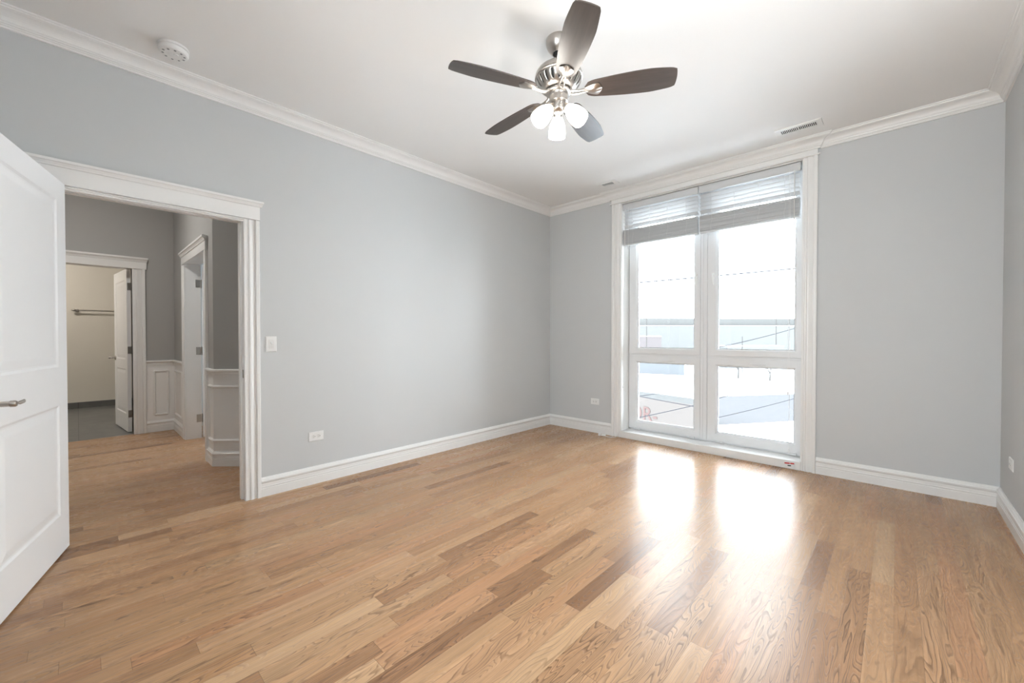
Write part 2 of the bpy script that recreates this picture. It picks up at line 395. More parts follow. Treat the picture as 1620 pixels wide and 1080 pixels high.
# ------------------------------------------------------------------ mouldings
BASE = [(0, 0), (0.018, 0), (0.018, 0.060), (0.0155, 0.062), (0.0155, 0.068), (0.018, 0.070), (0.018, 0.076), (0.0155, 0.078),
        (0.0145, 0.100), (0.018, 0.104), (0.022, 0.110), (0.022, 0.120), (0.017, 0.124), (0.014, 0.131), (0.008, 0.137), (0.006, 0.142), (0, 0.142)]
def base(name, A, B, n, ma, mb, label):
    bm = BM(); sweep(bm, BASE, A, B, n, ma, mb)
    return struct(name, bm, 'trim', label, 'baseboard')
base('baseboard_left', (XL, 0.931, 0), (XL, YB, 0), (1, 0, 0), 0, -1, 'white stepped baseboard below the light switch and outlet on the long wall')
base('baseboard_back', (XL, YB, 0), (-2.509, YB, 0), (0, -1, 0), 1, 0, 'short white baseboard between the far left corner and the window')
base('baseboard_window_right', (-0.509, YB, 0), (XR, YB, 0), (0, -1, 0), 0, -1, 'white baseboard between the window and the right corner')
base('baseboard_right', (XR, YB, 0), (XR, YF, 0), (-1, 0, 0), 1, -1, 'white baseboard along the right wall below its outlet')
base('baseboard_front', (XR, YF, 0), (XL, YF, 0), (0, 1, 0), 1, -1, 'white baseboard behind the camera')
base('baseboard_left_near', (XL, YF, 0), (XL, -0.16, 0), (1, 0, 0), 1, 0, 'white baseboard behind the open bedroom door')

CR = [(0, 0), (0.095, 0), (0.095, -0.008), (0.086, -0.010), (0.084, -0.016), (0.076, -0.019)]
for k in range(0, 7):
    a = R(90 * k / 6)
    CR.append((0.072 - 0.044 * math.sin(a), -0.021 - 0.040 * (1 - math.cos(a))))
CR += [(0.024, -0.063), (0.022, -0.070), (0.016, -0.073), (0.016, -0.078), (0.012, -0.081), (0.012, -0.092), (0, -0.092)]
def crown(name, A, B, n, ma, mb, label, parent=None):
    bm = BM(); sweep(bm, CR, A, B, n, ma, mb)
    return struct(name, bm, 'trim', label, 'crown moulding', parent=parent)
crown('trim_1', (XL, YF, ZC), (XL, YB, ZC), (1, 0, 0), 1, -1, 'white crown moulding along the long left wall')
cb = empty('trim_2', (0, YB, ZC), label='white crown moulding above the window, stepping forward over its frame', cat='crown moulding', kind='structure')
YS = -0.026
bm = BM()
sweep(bm, CR, (XL, 0, 0), (-2.522, 0, 0), (0, -1, 0), 1, -1)
sweep(bm, CR, (-2.522, 0, 0), (-2.522, YS, 0), (-1, 0, 0), 1, 1)
sweep(bm, CR, (-2.522, YS, 0), (-0.503, YS, 0), (0, -1, 0), -1, 1)
sweep(bm, CR, (-0.503, YS, 0), (-0.503, 0, 0), (1, 0, 0), -1, -1)
sweep(bm, CR, (-0.503, 0, 0), (XR, 0, 0), (0, -1, 0), 1, -1)
finish('crown_run', bm, 'trim', cb)
crown('trim_3', (XR, YB, ZC), (XR, YF, ZC), (-1, 0, 0), 1, -1, 'white crown moulding along the right wall')
crown('trim_4', (XR, YF, ZC), (XL, YF, ZC), (0, 1, 0), 1, -1, 'white crown moulding behind the camera')

def casing_prof(w):
    k = w / 0.095
    return [(0, 0), (0.012, 0), (0.0145, 0.003 * k), (0.0145, 0.012 * k), (0.011, 0.014 * k), (0.011, 0.026 * k), (0.015, 0.029 * k), (0.019, 0.034 * k),
            (0.018, 0.042 * k), (0.012, 0.058 * k), (0.009, 0.066 * k), (0.009, 0.070 * k), (0.022, 0.072 * k), (0.024, 0.075 * k), (0.024, 0.091 * k), (0.021, 0.095 * k), (0, 0.095 * k)]
# bedroom doorway: jambs, head, casing, header  (trim_5)
t5 = empty('trim_5', (XL, 0.4, 0), label='white fluted casing and header around the bedroom doorway', cat='door casing', kind='structure')
def rel(p, o): return Vector(p) - o.location
def part_sweep(name, parent, prof, A, B, n, up, m='trim'):
    bm = BM(); sweep(bm, prof, rel(A, parent), rel(B, parent), n, 0, 0, Vector(up)); return finish(name, bm, m, parent)
part_sweep('casing_right', t5, casing_prof(0.1), (XL, DY1, 0), (XL, DY1, 2.052), (1, 0, 0), (0, 1, 0))
part_sweep('casing_left', t5, casing_prof(0.1), (XL, DY0, 0), (XL, DY0, 2.052), (1, 0, 0), (0, -1, 0))
bm = BM()
o_ = t5.location
# header: beads, board, cap
HD = [(0, 2.030), (0.014, 2.030), (0.017, 2.034), (0.017, 2.038), (0.013, 2.040), (0.018, 2.043), (0.020, 2.047), (0.016, 2.052), (0.026, 2.054), (0.028, 2.057), (0.024, 2.062),
      (0.024, 2.150), (0.028, 2.154), (0.030, 2.160), (0.038, 2.172), (0.044, 2.176), (0.044, 2.190), (0, 2.190)]
HDa = [(t, z) for t, z in HD if z < 2.053] + [(0.014, 2.053), (0, 2.053)]
HDb = [(0, 2.053)] + [(t, z) for t, z in HD if z > 2.053 and z < 2.151] + [(0, 2.151)]
HDc = [(0, 2.151), (0.024, 2.151)] + [(t, z) for t, z in HD if z > 2.151]
sweep(bm, HDa, rel((XL, DY0, 0), t5), rel((XL, DY1, 0), t5), (1, 0, 0))
sweep(bm, HDb, rel((XL, DY0 - 0.17, 0), t5), rel((XL, DY1 + 0.103, 0), t5), (1, 0, 0))
sweep(bm, HDc, rel((XL, DY0 - 0.17, 0), t5), rel((XL, DY1 + 0.103, 0), t5), (1, 0, 0), -0.5, 0.5)
finish('header', bm, 'trim', t5)
bm = BM()
jx0, jx1 = XL - WT - 0.003, XL + 0.002
box(bm, *(jx0 - o_.x, jx1 - o_.x), DY1 - o_.y, DY1 + 0.02 - o_.y, 0, DZ + 0.02)
box(bm, *(jx0 - o_.x, jx1 - o_.x), DY0 - 0.02 - o_.y, DY0 - o_.y, 0, DZ + 0.02)
box(bm, *(jx0 - o_.x, jx1 - o_.x), DY0 - o_.y, DY1 - o_.y, DZ, DZ + 0.02)
# door stop
box(bm, XL - 0.085 - o_.x, XL - 0.045 - o_.x, DY1 - 0.012 - o_.y, DY1 - o_.y, 0, DZ)
box(bm, XL - 0.085 - o_.x, XL - 0.045 - o_.x, DY0 - o_.y, DY0 + 0.012 - o_.y, 0, DZ)
box(bm, XL - 0.085 - o_.x, XL - 0.045 - o_.x, DY0 + 0.012 - o_.y, DY1 - 0.012 - o_.y, DZ - 0.012, DZ)
finish('door_jamb', bm, 'trim', t5)
bm = BM(); box(bm, XL - 0.035 - o_.x, XL - 0.008 - o_.x, DY1 - 0.0025 - o_.y, DY1 - o_.y, 0.897, 0.957, 0.001)
sp = finish('strike_plate', bm, 'steel', t5); sp['label'] = 'satin steel strike plate'

# door builder -------------------------------------------------------------
def door_slab(W, H, T, z0, panels, stile=0.12):
    """slab with raised panels on both faces; local x from hinge, y thickness centred, z up"""
    bm = BM()
    xs = [0, stile, W - stile, W]; zs = [0]
    for a, b_ in panels: zs += [a, b_]
    zs.append(H)
    pset = set()
    for i in range(len(panels)): pset.add(1 + 2 * i)
    for sgn in (1, -1):
        y = sgn * T / 2
        for i in range(3):
            for j in range(len(zs) - 1):
                x0, x1, a, b_ = xs[i], xs[i + 1], zs[j], zs[j + 1]
                if i == 1 and j in pset:
                    prev = None
                    for ins, dep in ((0, 0), (0.004, 0.002), (0.012, 0.0055), (0.020, 0.006), (0.052, 0.0015), (0.058, 0.001)):
                        yy = y - sgn * dep
                        ring = [bm.verts.new((x0 + ins, yy, a + ins)), bm.verts.new((x1 - ins, yy, a + ins)), bm.verts.new((x1 - ins, yy, b_ - ins)), bm.verts.new((x0 + ins, yy, b_ - ins))]
                        if prev:
                            for k in range(4): bm.faces.new((prev[k], prev[(k + 1) % 4], ring[(k + 1) % 4], ring[k]))
                        prev = ring
                    bm.faces.new(prev)
                else:
                    bm.faces.new([bm.verts.new(p) for p in ((x0, y, a), (x1, y, a), (x1, y, b_), (x0, y, b_))])
    h = T / 2
    for q in (((0, -h, 0), (0, h, 0), (0, h, H), (0, -h, H)), ((W, -h, 0), (W, h, 0), (W, h, H), (W, -h, H)),
              ((0, -h, 0), (W, -h, 0), (W, h, 0), (0, h, 0)), ((0, -h, H), (W, -h, H), (W, h, H), (0, h, H))):
        bm.faces.new([bm.verts.new(p) for p in q])
    bmesh.ops.remove_doubles(bm, verts=bm.verts[:], dist=0.0003)
    bmesh.ops.translate(bm, vec=(0, 0, z0), verts=bm.verts[:])
    return bm
def hinge_bm(z, T, leaf=0.03):
    """open hinge at local origin: knuckle plus leaf on the slab edge"""
    bm = BM()
    tube(bm, [(-0.004, T / 2 + 0.004, z - 0.045), (-0.004, T / 2 + 0.004, z + 0.045)], 0.006, 10)
    for k in (-0.048, 0.048):
        tube(bm, [(-0.004, T / 2 + 0.004, z + k - 0.003), (-0.004, T / 2 + 0.004, z + k + 0.003)], 0.004, 8)
    box(bm, -0.0025, 0.0, -T / 2 + 0.004, T / 2 + 0.004, z - 0.045, z + 0.045)
    return bm
def lever_bm(x, z, T, side, dirx=-1):
    """lever set on the +y (side=1) or -y face; lever points along dirx"""
    bm = BM(); s_ = side
    Tm = Matrix.Translation((x, s_ * T / 2, z)) @ Matrix.Rotation(R(-90) * s_, 4, 'X')
    lathe(bm, [(0, 0), (0.032, 0), (0.032, 0.004), (0.028, 0.009), (0.014, 0.012), (0.011, 0.014), (0.011, 0.05), (0.013, 0.052), (0.013, 0.066), (0.010, 0.070), (0, 0.070)], 28, Tm)
    # wavy lever blade
    pts = []; n = 14
    for k in range(n + 1):
        u = k / n
        pts.append((x + dirx * (0.006 + 0.090 * u), s_ * (T / 2 + 0.060 - 0.010 * math.sin(u * math.pi)), z + 0.004 * math.sin(u * 2 * math.pi) - 0.001))
    rr = [0.0105 - 0.005 * math.sin(min(1, k / n * 1.25) * math.pi / 2) + (0.0025 if k > n - 4 else 0) for k in range(n + 1)]
    rings = []
    for p, r_ in zip(pts, rr):
        rings.append([bm.verts.new((p[0], p[1] + 0.55 * r_ * math.cos(a), p[2] + r_ * math.sin(a))) for a in [2 * math.pi * q / 12 for q in range(12)]])
    for A, B_ in zip(rings, rings[1:]):
        for q in range(12): bm.faces.new((A[q], A[(q + 1) % 12], B_[(q + 1) % 12], B_[q]))
    bm.faces.new(rings[0]); bm.faces.new(rings[-1])
    return bm
def make_door(name, loc, rz, W, label, panels, handle_side=(1, -1), T=0.035, H=2.03, hz=0.93, kn=1, back=0.062):
    d = empty(name, loc, rz, label=label, cat='door', kind='structure')
    finish('door_slab', door_slab(W, H, T, 0.010, panels), 'doorw', d)
    for s_ in handle_side:
        o = finish('lever_handle', lever_bm(W - back, hz, T, s_), 'nickel', d, 40); o['label'] = 'brushed nickel lever handle'
    for z in (0.235, 1.03, 1.82):
        bm = hinge_bm(z, T)
        if kn < 0: bmesh.ops.scale(bm, vec=(1, -1, 1), verts=bm.verts[:])
        o = finish('hinge', bm, 'steel', d, 40); o['label'] = 'satin steel hinge'
    return d
# the visible face of the bedroom door is the plane through (-3.435,-0.047) at -14.2 degrees
a = R(-14.2); T = 0.035
hx = -3.435 + 0.006 * math.cos(a) + math.sin(a) * T / 2; hy = -0.040 + 0.006 * math.sin(a) - math.cos(a) * T / 2
make_door('door_1', (hx, hy, 0), a, 0.88, 'white two-panel bedroom door swung wide open at the left edge', [(0.225 - .01, 0.825 - .01), (1.035 - .01, 1.943 - .01)], H=2.045, hz=0.925, kn=-1, back=0.07)

# ------------------------------------------------------------------ hall trim
def header_small(bm, A, B, n, z0=2.025):
    P = [(0, z0), (0.022, z0), (0.026, z0 + 0.004), (0.022, z0 + 0.010), (0.022, z0 + 0.085), (0.028, z0 + 0.090), (0.030, z0 + 0.100), (0.040, z0 + 0.115), (0.046, z0 + 0.120), (0.046, z0 + 0.140), (0, z0 + 0.140)]
    sweep(bm, P, A, B, n, -0.6, 0.6)
t6 = empty('trim_6', (HX, 0.4, 0), label='white casing and capped header around the bathroom doorway', cat='door casing', kind='structure')
part_sweep('casing_right', t6, casing_prof(0.12), (HX, BDY, 0), (HX, BDY, 2.025), (1, 0, 0), (0, 1, 0))
part_sweep('casing_left', t6, casing_prof(0.12), (HX, BDY0, 0), (HX, BDY0, 2.025), (1, 0, 0), (0, -1, 0))
bm = BM(); header_small(bm, rel((HX, BDY0 - 0.12, 0), t6), rel((HX, BDY + 0.12, 0), t6), (1, 0, 0)); finish('header', bm, 'trim', t6)
bm = BM(); q = t6.location
box(bm, -WT - 0.003, 0.002, BDY - q.y, BDY + 0.018 - q.y, 0, 2.045); box(bm, -WT - 0.003, 0.002, BDY0 - 0.018 - q.y, BDY0 - q.y, 0, 2.045)
box(bm, -WT - 0.003, 0.002, BDY0 - q.y, BDY - q.y, 2.027, 2.045); finish('door_jamb', bm, 'trim', t6)

t7 = empty('trim_7', ((D2A + D2B) / 2, HY, 0), label='white casing and capped header around the second hall doorway', cat='door casing', kind='structure')
q = t7.location
part_sweep('casing_left', t7, casing_prof(0.095), (D2A, HY, 0), (D2A, HY, 2.03), (0, -1, 0), (-1, 0, 0))
part_sweep('casing_right', t7, casing_prof(0.11), (D2B, HY, 0), (D2B, HY, 2.03), (0, -1, 0), (1, 0, 0))
bm = BM(); header_small(bm, rel((D2A - 0.095, HY, 0), t7), rel((D2B + 0.11, HY, 0), t7), (0, -1, 0), 2.027); finish('header', bm, 'trim', t7)
bm = BM()
box(bm, D2A - 0.02 - q.x, D2A - q.x, -0.002, WT + 0.003, 0, 2.065); box(bm, D2B - q.x, D2B + 0.02 - q.x, -0.002, WT + 0.003, 0, 2.065)
box(bm, D2A - q.x, D2B - q.x, -0.002, WT + 0.003, 2.045, 2.065)
finish('door_jamb', bm, 'trim', t7)
for z in (0.235, 1.03, 1.82):
    bm = BM(); box(bm, D2A - q.x, D2A + 0.0025 - q.x, WT - 0.045, WT - 0.002, z - 0.045, z + 0.045)
    o = finish('hinge_leaf', bm, 'steel', t7); o['label'] = 'satin steel hinge leaf'

# bathroom door, hinged on the bathroom side, swung in
a = R(180 + 5.5)
make_door('door_2', (HX - WT - 0.022, 0.441, 0), a, 0.80, 'white panelled bathroom door standing open over the grey tiles', [(0.215, 0.78), (0.90, 1.90)], hz=0.915, kn=-1)
# second hall door, swung into the side room
make_door('door_3', (D2A + 0.0215, HY + WT + 0.012, 0), R(90 - 3), 0.86, 'white door beyond the hall, seen edge-on between its hinges', [(0.215, 0.78), (0.90, 1.90)], kn=1)

# wainscot -----------------------------------------------------------------
RAIL = [(0, 0.835), (0.012, 0.835), (0.012, 0.845), (0.016, 0.850), (0.016, 0.868), (0.026, 0.874), (0.032, 0.882), (0.032, 0.892), (0.022, 0.898), (0, 0.898)]
PM = [(0, -0.014), (0.006, -0.014), (0.012, -0.006), (0.016, 0.002), (0.010, 0.010), (0.004, 0.014), (0, 0.014)]
def wains(name, A, B, n, ma, mb, label):
    """painted panel backing, chair rail and baseboard on one hall wall run"""
    e = empty(name, A, label=label, cat='wainscot', kind='structure')
    A_ = Vector((0, 0, 0)); B_ = Vector(B) - Vector(A); n = Vector(n)
    bm = BM(); sweep(bm, [(0, 0), (0.004, 0), (0.004, 0.84), (0, 0.84)], A_, B_, n, ma, mb); finish('backing', bm, 'trim', e)
    bm = BM(); sweep(bm, RAIL, A_, B_, n, ma, mb); finish('chair_rail', bm, 'trim', e)
    bm = BM(); sweep(bm, BASE, A_, B_, n, ma, mb); finish('base', bm, 'trim', e)
    return e
def pframe(e, d, n, s0, s1, z0, z1, skip=()):
    d = Vector(d).normalized(); n = Vector(n).normalized(); bm = BM(); o = n * 0.004
    U = Vector((0, 0, 1))
    if 't' not in skip: sweep(bm, PM, o + d * s0 + U * z1, o + d * s1 + U * z1, n, 0, 0, U)
    if 'b' not in skip: sweep(bm, PM, o + d * s0 + U * z0, o + d * s1 + U * z0, n, 0, 0, U)
    if 'l' not in skip: sweep(bm, PM, o + d * s0 + U * z0, o + d * s0 + U * z1, n, 0, 0, d)
    if 'r' not in skip: sweep(bm, PM, o + d * s1 + U * z0, o + d * s1 + U * z1, n, 0, 0, d)
    finish('panel_moulding', bm, 'trim', e)
e = wains('trim_8', (HX, BDY + 0.12, 0), (HX, HY, 0), (1, 0, 0), 0, -1, 'white wainscot panel between the bathroom doorway and the hall corner')
pframe(e, (0, 1, 0), (1, 0, 0), 0.077, 0.208, 0.215, 0.762)
e = wains('trim_9', (HX, HY, 0), (D2A - 0.095, HY, 0), (0, -1, 0), 1, 0, 'white wainscot from the hall corner to the second doorway')
pframe(e, (1, 0, 0), (0, -1, 0), 0.10, 0.60, 0.215, 0.762)
m8 = math.tan(R(22.5))
e = wains('trim_10', (D2B + 0.11, HY, 0), (CX, HY, 0), (0, -1, 0), 0, m8, 'narrow white wainscot right of the second hall doorway')
pframe(e, (1, 0, 0), (0, -1, 0), 0.06, 0.21 + 0.007, 0.235, 0.735, 'r')
e = wains('trim_11', (CX, CY, 0), (XL - WT, 1.863, 0), (math.sqrt(.5), -math.sqrt(.5), 0), -m8, 0, 'white angled wainscot just beyond the bedroom doorway')
pframe(e, (1, 1, 0), (1, -1, 0), 0, 1.1, 0.235, 0.735, 'l')
wains('trim_12', (HX, -1.8, 0), (HX, BDY0 - 0.12, 0), (1, 0, 0), 1, 0, 'white wainscot out of sight in the hall')
# bathroom tile base
bm = BM(); box(bm, BX, BX + 0.012, -1.8, 1.6, 0, 0.10); struct('baseboard_bathroom', bm, 'tile', 'dark tile skirting along the bathroom wall', 'baseboard')

# towel bar
tb = empty('towel_bar', (BX, 0.40, 1.635), label='slim metal towel bar on the beige bathroom wall', cat='towel bar')
bm = BM(); tube(bm, [(0.07, -0.42, 0), (0.07, 0.42, 0)], 0.010, 12); finish('bar', bm, 'nickel', tb, 40)
for s_ in (-1, 1):
    bm = BM(); Tm = Matrix.Translation((0, s_ * 0.40, 0)) @ Matrix.Rotation(R(90), 4, 'Y')
    lathe(bm, [(0, 0), (0.028, 0), (0.028, 0.006), (0.014, 0.012), (0.010, 0.03), (0.012, 0.055), (0.018, 0.066), (0.018, 0.078), (0.010, 0.088), (0, 0.088)], 20, Tm)
    tube(bm, [(0.07, s_ * 0.40, 0), (0.07, s_ * 0.43, 0), (0.07, s_ * 0.45, 0), (0.07, s_ * 0.47, 0)], [0.012, 0.022, 0.018, 0.004], 14)
    finish('bracket', bm, 'nickel', tb, 40)

# ------------------------------------------------------------------ window
YW = 4.61                                   # room-side face of the vinyl sashes
t13 = empty('trim_13', ((WX0 + WX1) / 2, YB, 0), label='white casing, header and low sill framing the tall window', cat='window casing', kind='structure')
part_sweep('casing_left', t13, casing_prof(0.119), (WX0, YB, 0), (WX0, YB, 2.775), (0, -1, 0), (-1, 0, 0))
part_sweep('casing_right', t13, casing_prof(0.106), (WX1, YB, 0), (WX1, YB, 2.775), (0, -1, 0), (1, 0, 0))
bm = BM(); q = t13.location
sweep(bm, [(0, 2.775), (0.034, 2.775), (0.037, 2.779), (0.034, 2.786), (0, 2.786)], rel((-2.508, YB, 0), t13), rel((-0.511, YB, 0), t13), (0, -1, 0), -0.6, 0.6)
sweep(bm, [(0, 2.786), (0.025, 2.786), (0.025, 2.829), (0, 2.829)], rel((-2.51, YB, 0), t13), rel((-0.511, YB, 0), t13), (0, -1, 0))
finish('header', bm, 'trim', t13)
bm = BM()
box(bm, WX0 - q.x, WX1 - q.x, -0.020, 0.30, 0, 0.077, 0.004)
finish('sill', bm, 'trim', t13)
bm = BM()
for x0, x1 in ((WX0, WX0 + 0.006), (WX1 - 0.006, WX1)): box(bm, x0 - q.x, x1 - q.x, -0.002, 0.29, 0.078, WZ)
box(bm, WX0 + 0.006 - q.x, WX1 - 0.006 - q.x, -0.002, 0.29, WZ - 0.006, WZ)
finish('reveal_lining', bm, 'trim', t13)

w1 = empty('window_1', (0, YW, 0), label='tall white four-sash window with two large upper panes', cat='window', kind='structure')
xa, xb = WX0 + 0.006, WX1 - 0.006
ML, MR = -1.546, -1.474
def frame_bm(x0, x1, z0, z1, w, y0, y1, bev=0.002, wl=None, wr=None, wt=None, wb=None):
    bm = BM(); wl = wl or w; wr = wr or w; wt = wt or w; wb = wb or w
    # mitred-look frame in one piece with a sloping glazing bead
    def ring(ins, y):
        return [bm.verts.new(p) for p in ((x0 + wl * ins, y, z0 + wb * ins), (x1 - wr * ins, y, z0 + wb * ins), (x1 - wr * ins, y, z1 - wt * ins), (x0 + wl * ins, y, z1 - wt * ins))]
    seq = [(0, y1), (0, y0 + 0.003), (0.03, y0), (0.80, y0), (0.84, y0 + 0.004), (1.0, y0 + 0.016), (1.0, y1), (0, y1)]
    rs = [ring(i, y) for i, y in seq]
    for A, B_ in zip(rs, rs[1:]):
        for k in range(4): bm.faces.new((A[k], A[(k + 1) % 4], B_[(k + 1) % 4], B_[k]))
    bmesh.ops.remove_doubles(bm, verts=bm.verts[:], dist=0.0001)
    return bm
# outer frame
bm = BM()
for a_ in ((xa, xa + 0.022, 0.078, WZ - 0.006), (xb - 0.022, xb, 0.078, WZ - 0.006), (xa, xb, 0.078, 0.096), (xa, xb, WZ - 0.04, WZ - 0.006), (ML + 0.004, MR - 0.004, 0.096, WZ - 0.04),
           (xa + 0.022, ML + 0.004, 0.965, 1.000), (MR - 0.004, xb - 0.022, 0.965, 1.000)):
    box(bm, a_[0], a_[1], 0.014, 0.075, a_[2], a_[3])
box(bm, ML + 0.004, MR - 0.004, 0.004, 0.016, 0.096, WZ - 0.04)
box(bm, ML + 0.004, ML + 0.030, -0.004, 0.006, 0.096, WZ - 0.04, 0.001)
finish('frame', bm, 'vinyl', w1)
# shadow gaps are real rebates between sash and frame
sashes = [('upper left', xa + 0.006, ML, 0.996, WZ - 0.03), ('upper right', MR, xb - 0.006, 0.996, WZ - 0.03), ('lower left', xa + 0.006, ML, 0.092, 0.972), ('lower right', MR, xb - 0.006, 0.092, 0.972)]
for nm, x0, x1, z0, z1 in sashes:
    wl_ = 0.105 if 'left' in nm else 0.100; wr_ = 0.072 if 'left' in nm else 0.072
    if 'upper' in nm: wt_, wb_ = 0.09, 0.072
    else: wt_, wb_ = 0.085, 0.098
    bm = frame_bm(x0, x1, z0, z1, 0.08, 0.0, 0.055, wl=wl_, wr=wr_, wt=wt_, wb=wb_)
    s = finish('sash', bm, 'vinyl', w1)
    bm = BM(); box(bm, x0 + wl_ - 0.004, x1 - wr_ + 0.004, 0.030, 0.036, z0 + wb_ - 0.004, z1 - wt_ + 0.004)
    p = finish('pane', bm, 'glass', s)
    bm = BM()   # dark gasket line round the glass
    ga, gb, gc, gd = x0 + wl_, x1 - wr_, z0 + wb_, z1 - wt_
    for b4 in ((ga, gb, gc - .001, gc + 0.004), (ga, gb, gd - 0.004, gd + .001), (ga - .001, ga + 0.004, gc, gd), (gb - 0.004, gb + .001, gc, gd)): box(bm, b4[0], b4[1], 0.024, 0.030, b4[2], b4[3])
    finish('gasket', bm, 'grey', s)
    if 'lower' in nm:
        cx_ = (-1.913 if 'left' in nm else -0.998)
        bm = BM(); box(bm, cx_ - 0.07, cx_ + 0.07, -0.012, 0.001, 0.917, 0.928, 0.003); box(bm, cx_ - 0.065, cx_ + 0.065, -0.004, 0.001, 0.928, 0.938, 0.001)
        finish('finger_pull', bm, 'vinyl', s)
        for c0 in ((x0 + 0.11, x1 - 0.09) if 'left' in nm else (x0 + 0.125, x1 - 0.085)):
            bm = BM(); box(bm, c0 - 0.035, c0 + 0.035, -0.010, 0.002, 0.082, 0.098, 0.002); box(bm, c0 - 0.035, c0 - 0.029, -0.012, 0.0, 0.080, 0.108, 0.001); box(bm, c0 + 0.029, c0 + 0.035, -0.012, 0.0, 0.080, 0.108, 0.001)
            finish('hinge_cover', bm, 'vinyl', s)
    else:
        hx_ = (ML - 0.042 if 'left' in nm else -1.418)
        bm = BM(); box(bm, hx_ - 0.014, hx_ + 0.014, -0.010, 0.001, 1.80, 1.875, 0.003)
        tube(bm, [(hx_, -0.008, 1.855), (hx_, -0.032, 1.855), (hx_, -0.042, 1.845), (hx_ + 0.004, -0.044, 1.80), (hx_ + 0.010, -0.040, 1.745)], [0.009, 0.009, 0.009, 0.008, 0.006], 10)
        finish('handle', bm, 'plastic', s, 40)

# ------------------------------------------------------------------ blinds
def make_blind(x0, x1, label, wand_x, cords):
    b = empty('window_blind', ((x0 + x1) / 2, 4.48, 2.765), label=label, cat='window blind', group='raised blinds in the window head')
    hw = (x1 - x0) / 2
    bm = BM(); box(bm, -hw, hw, -0.022, 0.030, -0.055, 0.0); finish('headrail', bm, 'slat', b)
    bm = BM(); box(bm, -hw - 0.0005, hw + 0.0005, -0.034, -0.023, -0.078, -0.003, 0.0015); box(bm, -hw, hw, -0.037, -0.0335, -0.074, -0.066, 0.001); box(bm, -hw, hw, -0.037, -0.0335, -0.016, -0.008, 0.001)
    finish('valance', bm, 'slat', b)
    bm = BM()
    for k in range(5):
        z = -0.108 - 0.0405 * k
        Tm = Matrix.Translation((0, 0, z)) @ Matrix.Rotation(R(-34), 4, 'X')
        box(bm, -hw + 0.006, hw - 0.006, -0.025, 0.025, -0.0012, 0.0012, 0, 0, Tm)
    finish('slats', bm, 'slat', b)
    bm = BM(); rnd = random.Random(x0)
    z = -0.312; k = 0
    while z > -0.470:
        dy = rnd.uniform(-0.0025, 0.0025); tl = rnd.uniform(-2.5, 2.5)
        Tm = Matrix.Translation((0, dy, z)) @ Matrix.Rotation(R(tl), 4, 'X') @ Matrix.Rotation(R(rnd.uniform(-0.1, 0.1)), 4, 'Y')
        box(bm, -hw + 0.006, hw - 0.006, -0.025, 0.025, -0.0012, 0.0012, 0, 0, Tm)
        z -= 0.0031 + (0.0022 if k % 11 == 7 else 0); k += 1
    finish('slat_stack', bm, 'slat', b)
    bm = BM(); box(bm, -hw + 0.006, hw - 0.006, -0.026, 0.026, -0.492, -0.475, 0.003); finish('bottom_rail', bm, 'slat', b)
    for k in range(4):
        bm = BM()
        lx = -hw + 0.12 + (2 * hw - 0.24) * k / 3
        for yy in (-0.0275, 0.0275):
            tube(bm, [(lx, yy, -0.06), (lx, yy, -0.31)], 0.0011, 5)
            tube(bm, [(lx, yy, -0.31), (lx + 0.010, yy * 1.08, -0.37), (lx - 0.004, yy * 1.12, -0.43), (lx, yy, -0.480)], 0.0011, 5)
        for j in range(6): tube(bm, [(lx, -0.0275, -0.07 - 0.04 * j), (lx, 0.0275, -0.105 - 0.04 * j)], 0.0008, 4)
        tube(bm, [(lx, -0.0275, -0.480), (lx, 0.0275, -0.480)], 0.0012, 4)
        finish('ladder_cord', bm, 'cord', b)
    cx = (x0 + x1) / 2
    bm = BM()
    wx = wand_x[0] - cx
    tube(bm, [(wx, -0.040, -0.07), (wx, -0.048, -0.11), (wx, -0.050, wand_x[1] - 2.765)], 0.0042, 8)
    finish('tilt_wand', bm, 'plast2', b, 40)
    bm = BM()
    for x_, z_ in cords:
        tube(bm, [(x_ - cx, -0.036, -0.05), (x_ - cx, -0.041, -0.25), (x_ - cx + 0.002, -0.040, z_ - 2.765)], 0.0016, 6)
        lathe(bm, [(0, 0), (0.003, 0), (0.006, -0.012), (0.006, -0.03), (0.0045, -0.034), (0, -0.034)], 10, Matrix.Translation((x_ - cx + 0.002, -0.040, z_ - 2.765)))
    finish('lift_cord', bm, 'cord', b, 40)
    return b
make_blind(-2.378, -1.524, 'raised white slatted blind over the left half of the window', (-2.345, 1.78), [(-2.305, 2.26), (-2.371, 0.62)])
make_blind(-1.514, -0.640, 'raised white slatted blind over the right half of the window', (-0.682, 1.78), [(-0.712, 0.17), (-0.722, 0.70)])

# cord lying on the floor, warning tag at the sill
cr_ = empty('loose_cord', (-2.57, 4.35, 0), label='white cord with a plastic end lying on the floor below the window', cat='cord')
bm = BM()
P = [(-2.366, 4.52, 0.082), (-2.372, 4.45, 0.083), (-2.385, 4.415, 0.083), (-2.400, 4.400, 0.070), (-2.412, 4.392, 0.030), (-2.425, 4.370, 0.006), (-2.46, 4.335, 0.003), (-2.50, 4.325, 0.003), (-2.535, 4.335, 0.003), (-2.55, 4.345, 0.006)]
tube(bm, [(x + 2.57, y - 4.35, z) for x, y, z in P], 0.0025, 8); finish('cable', bm, 'cord', cr_, 60)
bm = BM(); box(bm, -0.030, 0.022, -0.014, 0.012, 0.0, 0.018, 0.004, 0, Matrix.Rotation(R(25), 4, 'Z')); box(bm, -0.065, -0.035, -0.016, 0.014, 0.0, 0.026, 0.004, 0, Matrix.Rotation(R(25), 4, 'Z'))
finish('plug_end', bm, 'plastic', cr_)
wt_ = empty('warning_tag', (-0.698, 4.41, 0.0), label='small white tag with a red stripe hanging over the window sill', cat='tag')
